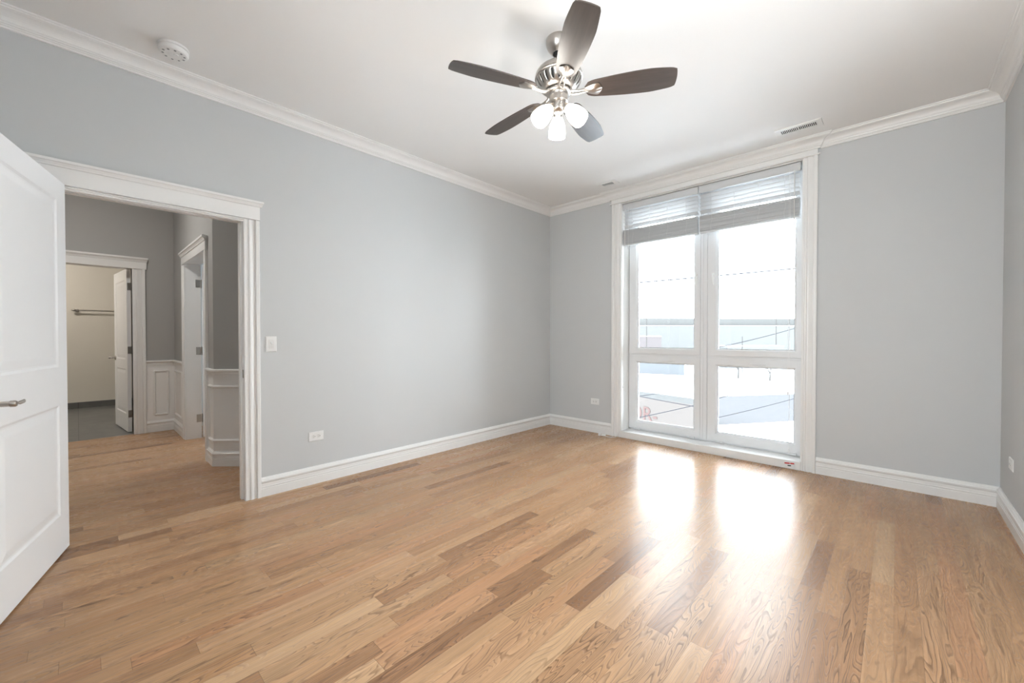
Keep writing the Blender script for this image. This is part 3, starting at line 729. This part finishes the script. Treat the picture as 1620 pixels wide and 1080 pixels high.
bm = BM(); box(bm, -0.042, 0.042, -0.0025, -0.001, 0.012, 0.066, 0.0004, 0, Matrix.Rotation(R(-5), 4, 'Y')); finish('card', bm, 'plastic', wt_)
bm = BM(); Tm = Matrix.Rotation(R(-5), 4, 'Y'); box(bm, -0.034, 0.006, -0.0032, -0.0025, 0.046, 0.058, 0, 0, Tm); box(bm, 0.010, 0.040, -0.0032, -0.0025, 0.046, 0.058, 0, 0, Tm)
o = finish('red_stripe', bm, 'red', wt_)
bm = BM(); box(bm, -0.012, 0.014, -0.0032, -0.0025, 0.026, 0.036, 0, 0, Tm); finish('dark_print', bm, 'dark', wt_)
bm = BM(); tube(bm, [(-0.004, -0.002, 0.062), (-0.006, -0.004, 0.078), (-0.014, 0.004, 0.082), (-0.018, 0.030, 0.080), (-0.02, 0.05, 0.079)], 0.0012, 6); finish('string', bm, 'cord', wt_)

# ------------------------------------------------------------------ wall plates
def plate(parent, w, h, rot):
    bm = BM()
    # bevelled plate, local: x across, z up, -y out of the wall
    ring = []
    for ins, d in ((0, 0), (0, 0.003), (0.004, 0.006), (min(w, h) / 2 - 0.004, 0.0065)):
        ring.append([bm.verts.new((sx * (w / 2 - ins), -d, sz * (h / 2 - ins))) for sx, sz in ((-1, -1), (1, -1), (1, 1), (-1, 1))])
    for A, B_ in zip(ring, ring[1:]):
        for k in range(4): bm.faces.new((A[k], A[(k + 1) % 4], B_[(k + 1) % 4], B_[k]))
    bm.faces.new(ring[0]); bm.faces.new(ring[-1])
    return finish('cover_plate', bm, 'plastic', parent)
def make_outlet(loc, rz, label):
    o = empty('wall_outlet', loc, rz, label=label, cat='wall outlet')
    plate(o, 0.117, 0.075, 0)
    for s_ in (-1, 1):
        bm = BM()
        vs = []
        pr = []
        for k in range(24):
            a_ = 2 * math.pi * k / 24; pr.append((s_ * 0.0195 + max(-0.0135, min(0.0135, 0.0172 * math.cos(a_))), 0.0165 * math.sin(a_)))
        f0 = [bm.verts.new((x, -0.006, z)) for x, z in pr]; f1 = [bm.verts.new((x, -0.0085, z)) for x, z in pr]
        bm.faces.new(f0); bm.faces.new(f1)
        for k in range(24): bm.faces.new((f0[k], f0[(k + 1) % 24], f1[(k + 1) % 24], f1[k]))
        r_ = finish('receptacle', bm, 'plast2', o)
        bm = BM(); x_ = s_ * 0.0195
        box(bm, x_ - 0.006, x_ + 0.002, -0.0089, -0.0084, 0.0055, 0.0075); box(bm, x_ - 0.005, x_ + 0.002, -0.0089, -0.0084, -0.0075, -0.0055)
        lathe(bm, [(0, 0), (0.0028, 0), (0.0028, 0.0005), (0, 0.0005)], 10, Matrix.Translation((x_ + 0.008, -0.0084, 0)) @ Matrix.Rotation(R(90), 4, 'X'))
        finish('slots', bm, 'dark', r_)
    return o
make_outlet((XL, 1.332, 0.385), R(90), 'white outlet low on the long left wall')
make_outlet((-2.745, YB, 0.386), 0, 'white outlet low on the wall left of the window')
# back-wall position refined below
bm_sw = empty('light_switch', (XL, 1.007, 1.142), R(90), label='white light switch beside the doorway casing', cat='light switch')
plate(bm_sw, 0.075, 0.117, 0)
bm = BM(); box(bm, -0.017, 0.017, -0.0085, -0.006, -0.033, 0.033, 0.001); rk = finish('switch_frame', bm, 'plast2', bm_sw)
bm = BM(); box(bm, -0.005, 0.005, -0.019, -0.008, -0.004, 0.012, 0.001, 0, Matrix.Rotation(R(-15), 4, 'X')); finish('toggle', bm, 'plastic', bm_sw)
make_outlet((XR, 4.05, 0.39), R(-90), 'white outlet low on the right wall near the corner')

# ------------------------------------------------------------------ ceiling things
sd = empty('smoke_detector', (-3.15, 0.408, ZC), label='round white smoke detector on the ceiling', cat='smoke detector')
bm = BM(); lathe(bm, [(0, 0), (0.072, 0), (0.074, -0.003), (0.074, -0.013), (0.070, -0.015), (0, -0.015)], 48); finish('base_ring', bm, 'plastic', sd, 30)
bm = BM(); lathe(bm, [(0.066, -0.0149), (0.066, -0.018), (0.071, -0.019), (0.071, -0.034), (0.066, -0.042), (0.045, -0.046), (0.040, -0.045), (0.030, -0.046), (0, -0.047)], 48)
finish('cover', bm, 'plastic', sd, 30)
bm = BM()
for k in range(10):
    a_ = 2 * math.pi * k / 10; Tm = Matrix.Rotation(a_, 4, 'Z')
    box(bm, 0.046, 0.056, -0.005, 0.005, -0.0462, -0.0445, 0, 0, Tm)
finish('sounder_slots', bm, 'grey', sd)
bm = BM(); lathe(bm, [(0, -0.0468), (0.012, -0.0468), (0.012, -0.050), (0, -0.0505)], 20, Matrix.Translation((0.012, 0.010, 0))); finish('test_button', bm, 'plastic', sd, 30)

def make_vent(x0, x1, y0, y1, label, groups, nslot, mx=0.04, my=0.035, bar=0.36):
    v = empty('ceiling_vent', ((x0 + x1) / 2, (y0 + y1) / 2, ZC), label=label, cat='ceiling vent')
    hx_, hy_ = (x1 - x0) / 2, (y1 - y0) / 2
    bm = BM(); box(bm, -hx_ + 0.01, hx_ - 0.01, -hy_ + 0.01, hy_ - 0.01, -0.0015, 0); finish('duct', bm, 'dark', v)
    bm = BM()
    ix, iy = hx_ - mx, hy_ - my
    for b4 in ((-hx_, hx_, -hy_, -iy), (-hx_, hx_, iy, hy_), (-hx_, -ix, -iy, iy), (ix, hx_, -iy, iy)): box(bm, b4[0], b4[1], b4[2], b4[3], -0.007, 0)
    finish('face_frame', bm, 'trim', v)
    bm = BM(); L_ = 2 * ix / groups
    for g_ in range(groups):
        xs0 = -ix + g_ * L_; w_ = (L_ - (0.006 if groups > 1 else 0)) / nslot
        for k in range(nslot + 1):
            xx = xs0 + k * w_
            box(bm, xx, xx + w_ * bar, -iy, iy, -0.0065, -0.0015)
    finish('louvres', bm, 'trim', v)
    return v
make_vent(-0.763, -0.447, 4.02, 4.165, 'wide white slotted vent in the ceiling right of the window centre', 2, 10, 0.034, 0.036)
make_vent(-2.50, -2.27, 4.055, 4.165, 'small dark slotted vent in the ceiling near the left end of the window', 1, 8, 0.05, 0.022, 0.16)

# ------------------------------------------------------------------ ceiling fan
FX, FY = -1.445, 1.931; UP = 0.012
fan = empty('ceiling_fan', (FX, FY, ZC), label='brushed nickel ceiling fan with five dark blades and three lit shades', cat='ceiling fan')
z0 = -ZC
bm = BM(); lathe(bm, [(0, 0), (0.072, 0), (0.074, -0.004), (0.074, -0.018), (0.071, -0.034), (0.063, -0.052), (0.050, -0.068), (0.040, -0.076), (0.037, -0.080), (0.033, -0.080), (0.033, -0.070), (0, -0.068)], 48)
can = finish('canopy', bm, 'nickel', fan, 35)
bm = BM(); lathe(bm, [(0, -0.066), (0.031, -0.068), (0.031, -0.074), (0.026, -0.082), (0.014, -0.088), (0, -0.088)], 32); finish('hanger_ball', bm, 'black', can, 40)
bm = BM(); tube(bm, [(0, 0, -0.07), (0, 0, -0.152)], 0.012, 20); finish('downrod', bm, 'nickel', fan, 40, (0, 0, UP))
bm = BM()
lathe(bm, [(0, -0.145), (0.022, -0.145), (0.026, -0.150), (0.040, -0.155), (0.070, -0.163), (0.098, -0.176), (0.120, -0.192), (0.132, -0.208), (0.136, -0.220), (0.136, -0.228)], 64, cap=False)
lathe(bm, [(0.136, -0.228), (0.133, -0.230), (0.138, -0.232), (0.138, -0.237), (0.133, -0.239), (0.130, -0.240)], 64, cap=False)
dome = finish('motor_dome', bm, 'nickel', fan, 25, (0, 0, UP))
# vented lower bowl: dark inner liner and a slotted outer skin
bm = BM(); lathe(bm, [(0.124, -0.238), (0.120, -0.255), (0.108, -0.278), (0.085, -0.296), (0.05, -0.305)], 48, cap=False); finish('vent_liner', bm, 'black', fan, 40, (0, 0, UP))
bm = BM()
bp = [(0.133, -0.239), (0.132, -0.247), (0.127, -0.260), (0.118, -0.276), (0.106, -0.290), (0.094, -0.300), (0.082, -0.306), (0.066, -0.309)]
NS = 40; rings = []
for (r_, z_) in bp:
    rings.append([bm.verts.new((r_ * math.cos(2 * math.pi * (k + (0.0 if k % 2 else 0.12)) / (NS * 2)), r_ * math.sin(2 * math.pi * (k + (0.0 if k % 2 else 0.12)) / (NS * 2)), z_)) for k in range(NS * 2)])
for j in range(len(bp) - 1):
    for k in range(NS * 2):
        if 1 <= j <= 3 and k % 4 == 0: continue
        bm.faces.new((rings[j][k], rings[j][(k + 1) % (NS * 2)], rings[j + 1][(k + 1) % (NS * 2)], rings[j + 1][k]))
bowl = finish('vented_bowl', bm, 'nickel', fan, 35, (0, 0, UP))
bowl.modifiers.new('thickness', 'SOLIDIFY').thickness = 0.002
bm = BM(); lathe(bm, [(0, -0.306), (0.068, -0.308), (0.072, -0.311), (0.072, -0.322), (0.066, -0.326), (0, -0.326)], 48); finish('rotor_plate', bm, 'nickel', fan, 35, (0, 0, UP))
bm = BM(); lathe(bm, [(0, -0.325), (0.056, -0.326), (0.058, -0.330), (0.056, -0.336), (0.053, -0.340), (0.053, -0.366), (0.056, -0.368), (0.056, -0.374), (0.050, -0.378), (0.044, -0.380), (0.044, -0.408), (0.040, -0.420), (0.026, -0.430), (0, -0.432)], 48)
finish('switch_housing', bm, 'nickel', fan, 35, (0, 0, UP))

def blade_bm():
    bm = BM(); n = 26; L0, L1 = 0.150, 0.640; th = 0.006
    top = []; bot = []
    def half(u):
        w = 0.050 + 0.027 * math.sin(min(1, u / 0.72) * math.pi / 2)
        if u > 0.72: w -= 0.016 * ((u - 0.72) / 0.28) ** 1.3
        return w
    pts = []
    for k in range(n + 1):
        u = k / n; x = L0 + (L1 - L0) * u; w = half(u)
        if u < 0.10: w *= math.sqrt(max(0.0, 1 - (1 - u / 0.10) ** 2)) * 0.65 + 0.35
        if u > 0.97: w *= (1 - 0.10 * ((u - 0.97) / 0.03) ** 2)
        pts.append((x, w))
    arcs = [(L1 + 0.006 * (1 - (s / 4) ** 2), pts[-1][1] * -s / 4) for s in range(-3, 4)]
    outline = [(x, w) for x, w in pts] + arcs + [(x, -w) for x, w in reversed(pts)]
    a = [bm.verts.new((x, y, th / 2)) for x, y in outline]; b_ = [bm.verts.new((x, y, -th / 2)) for x, y in outline]
    bm.faces.new(a); bm.faces.new(list(reversed(b_)))
    m_ = len(outline)
    for k in range(m_): bm.faces.new((a[k], a[(k + 1) % m_], b_[(k + 1) % m_], b_[k]))
    bmesh.ops.bevel(bm, geom=[e for e in bm.edges if len(e.link_faces) == 2 and abs(e.verts[0].co.z - e.verts[1].co.z) < 1e-6], offset=0.0012, segments=1, affect='EDGES')
    return bm
def iron_bm():
    """fluted shell-shaped bracket under the blade with an arm curving to the rotor"""
    bm = BM(); nr = 10; ns = 12
    def P(u, s):
        x = 0.145 + 0.095 * u; w = 0.012 + 0.028 * math.sin(min(1, u * 1.15) * math.pi / 2)
        if u > 0.8: w *= math.sqrt(max(0.05, 1 - ((u - 0.8) / 0.2) ** 2 * 0.75))
        zz = -0.007 - 0.010 * math.sin(u * math.pi) * (1 - s * s) - 0.0025 * abs(math.sin(s * math.pi * 1.5)) * u
        return (x + 0.008 * (1 - s * s) * u, s * w, zz)
    g = [[bm.verts.new(P(i / nr, -1 + 2 * j / ns)) for j in range(ns + 1)] for i in range(nr + 1)]
    gt = [[bm.verts.new((P(i / nr, -1 + 2 * j / ns)[0], P(i / nr, -1 + 2 * j / ns)[1], -0.0035)) for j in range(ns + 1)] for i in range(nr + 1)]
    for i in range(nr):
        for j in range(ns):
            bm.faces.new((g[i][j], g[i][j + 1], g[i + 1][j + 1], g[i + 1][j])); bm.faces.new((gt[i][j], gt[i][j + 1], gt[i + 1][j + 1], gt[i + 1][j]))
    for i in range(nr):
        bm.faces.new((g[i][0], g[i + 1][0], gt[i + 1][0], gt[i][0])); bm.faces.new((g[i][ns], g[i + 1][ns], gt[i + 1][ns], gt[i][ns]))
    for j in range(ns):
        bm.faces.new((g[0][j], g[0][j + 1], gt[0][j + 1], gt[0][j])); bm.faces.new((g[nr][j], g[nr][j + 1], gt[nr][j + 1], gt[nr][j]))
    # arm
    for sy in (-1, 1):
        tube(bm, [(0.055, sy * 0.012, 0.004), (0.085, sy * 0.013, -0.010), (0.115, sy * 0.011, -0.013), (0.150, sy * 0.008, -0.010), (0.18, sy * 0.006, -0.010)], [0.006, 0.0065, 0.0065, 0.006, 0.004], 10)
    box(bm, 0.048, 0.075, -0.020, 0.020, -0.001, 0.006, 0.001)
    return bm
first = None
for k in range(5):
    az = 246 - 72 * k
    if k == 0:
        bl = finish('blade', blade_bm(), 'blade', fan); ir = finish('blade_bracket', iron_bm(), 'nickel', bl, 50); first = (bl, ir)
        ir['label'] = 'bright nickel shell-shaped bracket'
    else:
        bl = first[0].copy(); COL.objects.link(bl); ir = first[1].copy(); COL.objects.link(ir); ir.parent = bl
    bl.parent = fan
    bl.matrix_local = Matrix.Translation((0, 0, -0.316 + UP)) @ Matrix.Rotation(R(az), 4, 'Z') @ Matrix.Rotation(R(-13), 4, 'X')

SH = 1.1
sh_prof = [(0.020, 0.0), (0.024, -0.008), (0.033, -0.026), (0.041, -0.048), (0.0455, -0.072), (0.0465, -0.094), (0.0445, -0.112), (0.0425, -0.112), (0.0445, -0.094), (0.0435, -0.072), (0.039, -0.048), (0.031, -0.026), (0.022, -0.010), (0.018, -0.002)]
for az in (131, 251, 11):
    a_ = R(az); tilt = R(42)
    root = Matrix.Translation((0.052 * math.cos(a_), 0.052 * math.sin(a_), -0.412)) @ Matrix.Rotation(a_, 4, 'Z') @ Matrix.Rotation(-tilt, 4, 'Y')
    bm = BM(); lathe(bm, [(0, 0.030), (0.014, 0.028), (0.017, 0.014), (0.024, -0.002), (0.026, -0.012), (0.022, -0.014), (0, -0.012)], 28, root)
    tube(bm, [(0.030 * math.cos(a_), 0.030 * math.sin(a_), -0.395), (0.042 * math.cos(a_), 0.042 * math.sin(a_), -0.400)], 0.012, 14)
    hd = finish('lamp_holder', bm, 'nickel', fan, 40, (0, 0, UP))
    bm = BM(); lathe(bm, [(r_ * SH, z_ * SH) for r_, z_ in sh_prof + [sh_prof[0]]], 36, root @ Matrix.Translation((0, 0, -0.008)), cap=False); s1 = finish('glass_shade', bm, 'shade', fan, 60, (0, 0, UP)); s1['label'] = 'lit frosted glass shade'
    bm = BM(); lathe(bm, [(0, -0.012), (0.012, -0.014), (0.013, -0.035), (0.024, -0.055), (0.028, -0.072), (0.024, -0.090), (0.012, -0.100), (0, -0.102)], 24, root); finish('bulb', bm, 'bulb', s1, 60)

# unseen uplighter added outside the frame to brighten the ceiling and right wall
fl = empty('fill_uplighter', (0.36, 1.15, 0), label='added unseen fill lamp with an upward bowl by the right wall, outside the frame', cat='added fill lamp')
bm = BM(); lathe(bm, [(0, 0), (0.14, 0), (0.14, 0.012), (0.12, 0.02), (0.02, 0.028), (0, 0.028)], 36); finish('base', bm, 'nickel', fl, 40)
bm = BM(); tube(bm, [(0, 0, 0.027), (0, 0, 1.72)], 0.011, 14); finish('pole', bm, 'nickel', fl, 40)
bm = BM(); lathe(bm, [(0.012, 1.70), (0.05, 1.72), (0.10, 1.77), (0.135, 1.84), (0.132, 1.84), (0.097, 1.775), (0.048, 1.725), (0.0, 1.72)], 36, cap=False); finish('bowl', bm, 'nickel', fl, 60)
bm = BM(); lathe(bm, [(0, 1.790), (0.09, 1.790), (0.095, 1.798), (0.09, 1.806), (0, 1.810)], 30); finish('lit_disc', bm, emit_mat('uplight', (1.0, 0.985, 0.965), UPL), fl, 60)

# ------------------------------------------------------------------ hall and bathroom lamps (out of view, added to light both rooms)
def added_dome_lamp(loc, label, strength, col):
    e = empty('added_ceiling_lamp', loc, label=label, cat='added ceiling lamp')
    bm = BM(); lathe(bm, [(0, 0), (0.15, 0), (0.155, -0.01), (0.15, -0.03), (0, -0.03)], 36); finish('lamp_base', bm, 'nickel', e, 40)
    bm = BM(); lathe(bm, [(0.14, -0.031), (0.135, -0.06), (0.10, -0.085), (0.05, -0.097), (0, -0.10)], 36, cap=False); finish('diffuser', bm, emit_mat('lamp_diffuser', col, strength), e, 40)
added_dome_lamp((-5.25, -0.15, ZC), 'added round ceiling lamp in the hall above the doorway, out of sight', 36.0, (1.0, 0.97, 0.92))
added_dome_lamp((-8.5, -0.7, ZC), 'added round ceiling lamp in the bathroom, out of sight', 66.0, (1.0, 0.92, 0.84))

# ------------------------------------------------------------------ outdoors
GZ = -7.5
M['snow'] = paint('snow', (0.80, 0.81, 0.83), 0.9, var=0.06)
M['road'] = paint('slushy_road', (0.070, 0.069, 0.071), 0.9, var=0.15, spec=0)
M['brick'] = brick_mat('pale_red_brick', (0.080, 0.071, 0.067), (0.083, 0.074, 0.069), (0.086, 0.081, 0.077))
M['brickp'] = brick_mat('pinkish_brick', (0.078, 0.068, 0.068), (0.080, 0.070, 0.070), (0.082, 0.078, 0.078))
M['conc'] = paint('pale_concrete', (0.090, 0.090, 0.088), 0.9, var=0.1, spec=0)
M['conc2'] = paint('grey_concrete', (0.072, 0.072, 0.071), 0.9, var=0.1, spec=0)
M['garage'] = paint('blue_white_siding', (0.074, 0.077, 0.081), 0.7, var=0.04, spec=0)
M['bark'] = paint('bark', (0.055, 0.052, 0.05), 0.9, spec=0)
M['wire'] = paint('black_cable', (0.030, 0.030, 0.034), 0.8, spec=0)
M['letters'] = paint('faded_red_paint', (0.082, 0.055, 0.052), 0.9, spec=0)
F2 = Vector((-0.6853, 0.7282)); R2 = Vector((0.7282, 0.6853))     # view-forward and view-right on the ground, used as street axes
def G(d, r): v = F2 * d + R2 * r; return (v.x, v.y)
bm = BM(); box(bm, -420, 420, 6.0, 700, GZ - 0.5, GZ); struct('ground', bm, 'snow', 'snow-covered open ground outside the window', 'ground')
def quad_prism(bm, pts, z0, z1, mi=0):
    lo = [bm.verts.new((x, y, z0)) for x, y in pts]; hi = [bm.verts.new((x, y, z1)) for x, y in pts]
    bm.faces.new(lo).material_index = mi; bm.faces.new(hi).material_index = mi; n = len(pts)
    for k in range(n): bm.faces.new((lo[k], lo[(k + 1) % n], hi[(k + 1) % n], hi[k])).material_index = mi
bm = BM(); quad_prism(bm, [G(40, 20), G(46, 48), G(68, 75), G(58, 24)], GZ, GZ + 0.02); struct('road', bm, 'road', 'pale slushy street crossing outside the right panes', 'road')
def building(name, label, pts, z0, z1, wall, roof='snow', parapet=0.0):
    e = empty(name, (pts[0][0], pts[0][1], z0), label=label, cat='building')
    P_ = [(x - pts[0][0], y - pts[0][1]) for x, y in pts]
    bm = BM(); quad_prism(bm, P_, 0, z1 - z0); finish('walls', bm, wall, e)
    cx = sum(p[0] for p in P_) / len(P_); cy = sum(p[1] for p in P_) / len(P_)
    bm = BM(); quad_prism(bm, [(cx + (x - cx) * 0.985, cy + (y - cy) * 0.985) for x, y in P_], z1 - z0, z1 - z0 + 0.12); finish('snowy_roof', bm, roof, e)
    if parapet:
        bm = BM(); quad_prism(bm, [(P_[0]), (P_[1]), (P_[1][0] + F2.x * 0.5, P_[1][1] + F2.y * 0.5), (P_[0][0] + F2.x * 0.5, P_[0][1] + F2.y * 0.5)], z1 - z0, z1 - z0 + parapet); finish('parapet', bm, 'conc2', e)
    return e
# near building with a brick wall and a white flat roof
A_, B_ = G(29.5, 8.2), G(25.0, 11.2); C_, D_ = G(42, 19.3), G(46, 12.6)
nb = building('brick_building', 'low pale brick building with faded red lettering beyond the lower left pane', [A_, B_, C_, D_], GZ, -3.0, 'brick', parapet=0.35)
va, vb = Vector(A_), Vector(B_); dd = (vb - va).normalized(); nn = Vector((dd.y, -dd.x))
if nn.dot(-va) < 0: nn = -nn
tx = bpy.data.curves.new('wall_lettering', 'FONT'); tx.body = 'OR-'; tx.size = 1.35; tx.extrude = 0.01; tx.align_x = 'LEFT'
to = bpy.data.objects.new('wall_lettering', tx); COL.objects.link(to); tx.materials.append(M['letters'])
dg = bpy.context.evaluated_depsgraph_get(); me = bpy.data.meshes.new_from_object(to.evaluated_get(dg)); bpy.data.objects.remove(to)
to = bpy.data.objects.new('wall_lettering', me); COL.objects.link(to); to.parent = nb
pos = dd * 0.4 + nn * 0.03
to.matrix_local = Matrix.Translation((pos.x, pos.y, (-3.0 - GZ) - 1.55)) @ Matrix.Rotation(math.atan2(dd.y, dd.x), 4, 'Z') @ Matrix.Rotation(R(90), 4, 'X')
to['label'] = 'faded red painted letters'
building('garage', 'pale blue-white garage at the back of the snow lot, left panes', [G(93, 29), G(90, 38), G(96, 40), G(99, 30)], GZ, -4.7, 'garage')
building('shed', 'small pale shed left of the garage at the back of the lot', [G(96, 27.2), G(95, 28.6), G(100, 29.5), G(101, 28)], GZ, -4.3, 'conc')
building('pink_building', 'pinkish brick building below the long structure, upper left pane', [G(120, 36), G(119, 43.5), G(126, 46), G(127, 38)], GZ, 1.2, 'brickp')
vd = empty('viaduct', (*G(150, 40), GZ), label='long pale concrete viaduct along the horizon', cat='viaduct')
p0 = Vector(G(150, 40))
def rl(d, r): v = Vector(G(d, r)) - p0; return (v.x, v.y)
bm = BM(); quad_prism(bm, [rl(150, 30), rl(158, 150), rl(168, 150), rl(160, 30)], 12.2, 15.4); finish('deck', bm, 'conc', vd)
bm = BM(); quad_prism(bm, [rl(149.7, 30), rl(157.7, 150), rl(158.2, 150), rl(150.2, 30)], 12.6, 13.2); finish('beam_line', bm, 'conc2', vd)
for k in range(4):
    r_ = 40 + 26 * k
    bm = BM(); quad_prism(bm, [rl(151.5 + k, r_), rl(151.5 + k, r_ + 1.6), rl(157 + k, r_ + 1.6), rl(157 + k, r_)], 0, 12.2); finish('pier', bm, 'conc', vd)
building('long_low_building', 'long plain grey building in front of the viaduct on the horizon', [G(144, 34), G(149, 140), G(150, 140), G(145, 34)], GZ, 5.0, 'conc')
building('white_shed_building', 'low white flat building behind the street, right panes', [G(110, 58), G(114, 76), G(120, 76), G(116, 58)], GZ, -1.5, 'conc')

def tree(loc, h, label, seed):
    rnd = random.Random(seed)
    e = empty('bare_tree', (*loc, GZ), label=label, cat='tree', group='bare trees beyond the street')
    bt = BM(); tube(bt, [(0, 0, 0), (0.05, 0, h * 0.2), (0, 0.05, h * 0.4)], [0.22, 0.17, 0.14], 7); finish('trunk', bt, 'bark', e)
    bm = BM()
    def br(p, d, l, r_, dep):
        q = p + d * l; tube(bm, [p, p + d * l * 0.5 + Vector((rnd.uniform(-.1, .1), rnd.uniform(-.1, .1), 0)) * l * 0.4, q], [r_, r_ * 0.8, r_ * 0.6], 4)
        if dep:
            for _ in range(3):
                nd = (d + Vector((rnd.uniform(-1, 1), rnd.uniform(-1, 1), rnd.uniform(-.25, .5))) * 0.8).normalized(); br(q, nd, l * 0.68, r_ * 0.58, dep - 1)
    for _ in range(4):
        br(Vector((0, 0.05, h * 0.38)), Vector((rnd.uniform(-.8, .8), rnd.uniform(-.8, .8), 1)).normalized(), h * 0.22, 0.10, 3)
    finish('branches', bm, 'bark', e)
tree(G(84, 46.5), 4.2, 'bare leafless tree in the snow, left one behind the street', 1)
tree(G(80, 50.5), 4.0, 'bare leafless tree in the snow, nearest the right pane edge', 5)
tree(G(88, 48.8), 4.4, 'bare leafless tree in the snow, between the other two', 9)
def pole(d, r, top, label, arm=True):
    e = empty('utility_pole', (*G(d, r), GZ), label=label, cat='utility pole')
    bm = BM(); tube(bm, [(0, 0, 0), (0, 0, top - GZ)], [0.16, 0.10], 8); finish('post', bm, 'bark', e)
    if arm:
        bm = BM(); box(bm, -1.1, 1.1, -0.06, 0.06, top - GZ - 0.9, top - GZ - 0.75, 0, 0, Matrix.Rotation(R(43), 4, 'Z')); finish('crossarm', bm, 'bark', e)
pole(110, 36.2, 9.6, 'thin tall pole standing beyond the left pane')
pole(98, 55.2, 1.2, 'short dark pole in the lot beyond the right pane', False)
pole(120, 77.5, 8.5, 'thin pole on the horizon beyond the right pane edge')
def wire(pts, r_, label, name='power_line'):
    bm = BM(); p0_ = Vector(pts[0]); P_ = []
    a_, b_ = Vector(pts[0]), Vector(pts[1])
    for k in range(13):
        u = k / 12; p = a_.lerp(b_, u) - Vector((0, 0, 4 * u * (1 - u) * 0.004 * (b_ - a_).length)); P_.append(p - p0_)
    tube(bm, P_, r_, 6); o = finish(name, bm, 'wire', loc=p0_); tag(o, label, 'power line')
wire([(-9.93, 9.88, 2.663), (0.85, 20.03, 3.991)], 0.024, 'thick black cable crossing both upper panes')
wire([(-10.79, 21.10, -1.512), (-8.86, 26.32, -1.444)], 0.02, 'cable crossing the lower left pane, topmost of its four')
wire([(-12.25, 24.01, -2.652), (-9.50, 28.30, -2.159)], 0.022, 'cable crossing the lower left pane, second from the top')
wire([(-10.49, 20.67, -1.975), (-6.88, 20.66, -2.249)], 0.02, 'cable falling to the right across the lower left pane')
wire([(-9.37, 18.32, -2.814), (-7.80, 23.20, -2.482)], 0.02, 'cable rising to the right low in the lower left pane')
wire([(-7.93, 24.84, -2.544), (-5.06, 34.35, -1.493)], 0.02, 'cable rising steeply across the lower right pane')
wire([(-7.75, 24.67, -1.597), (-6.74, 35.85, -1.481)], 0.016, 'faint cable high in the lower right pane')
wire([(-7.88, 24.55, -3.573), (-5.48, 37.03, -3.432)], 0.02, 'cable over the grey street in the lower right pane')
wire([(-13.24, 39.17, -0.192), (-10.77, 75.56, 2.683)], 0.04, 'faint line rising across the foot of the upper right pane')
for (x_, y_, t_, l_) in ((-10.02, 9.80, 3.4, 'utility pole left of the view, holding one end of the thick cable'), (0.94, 20.12, 4.7, 'utility pole right of the view, holding the far end of the thick cable')):
    e = empty('utility_pole', (x_, y_, GZ), label=l_, cat='utility pole')
    bm = BM(); tube(bm, [(0, 0, 0), (0, 0, t_ - GZ)], [0.16, 0.11], 8); finish('post', bm, 'bark', e)
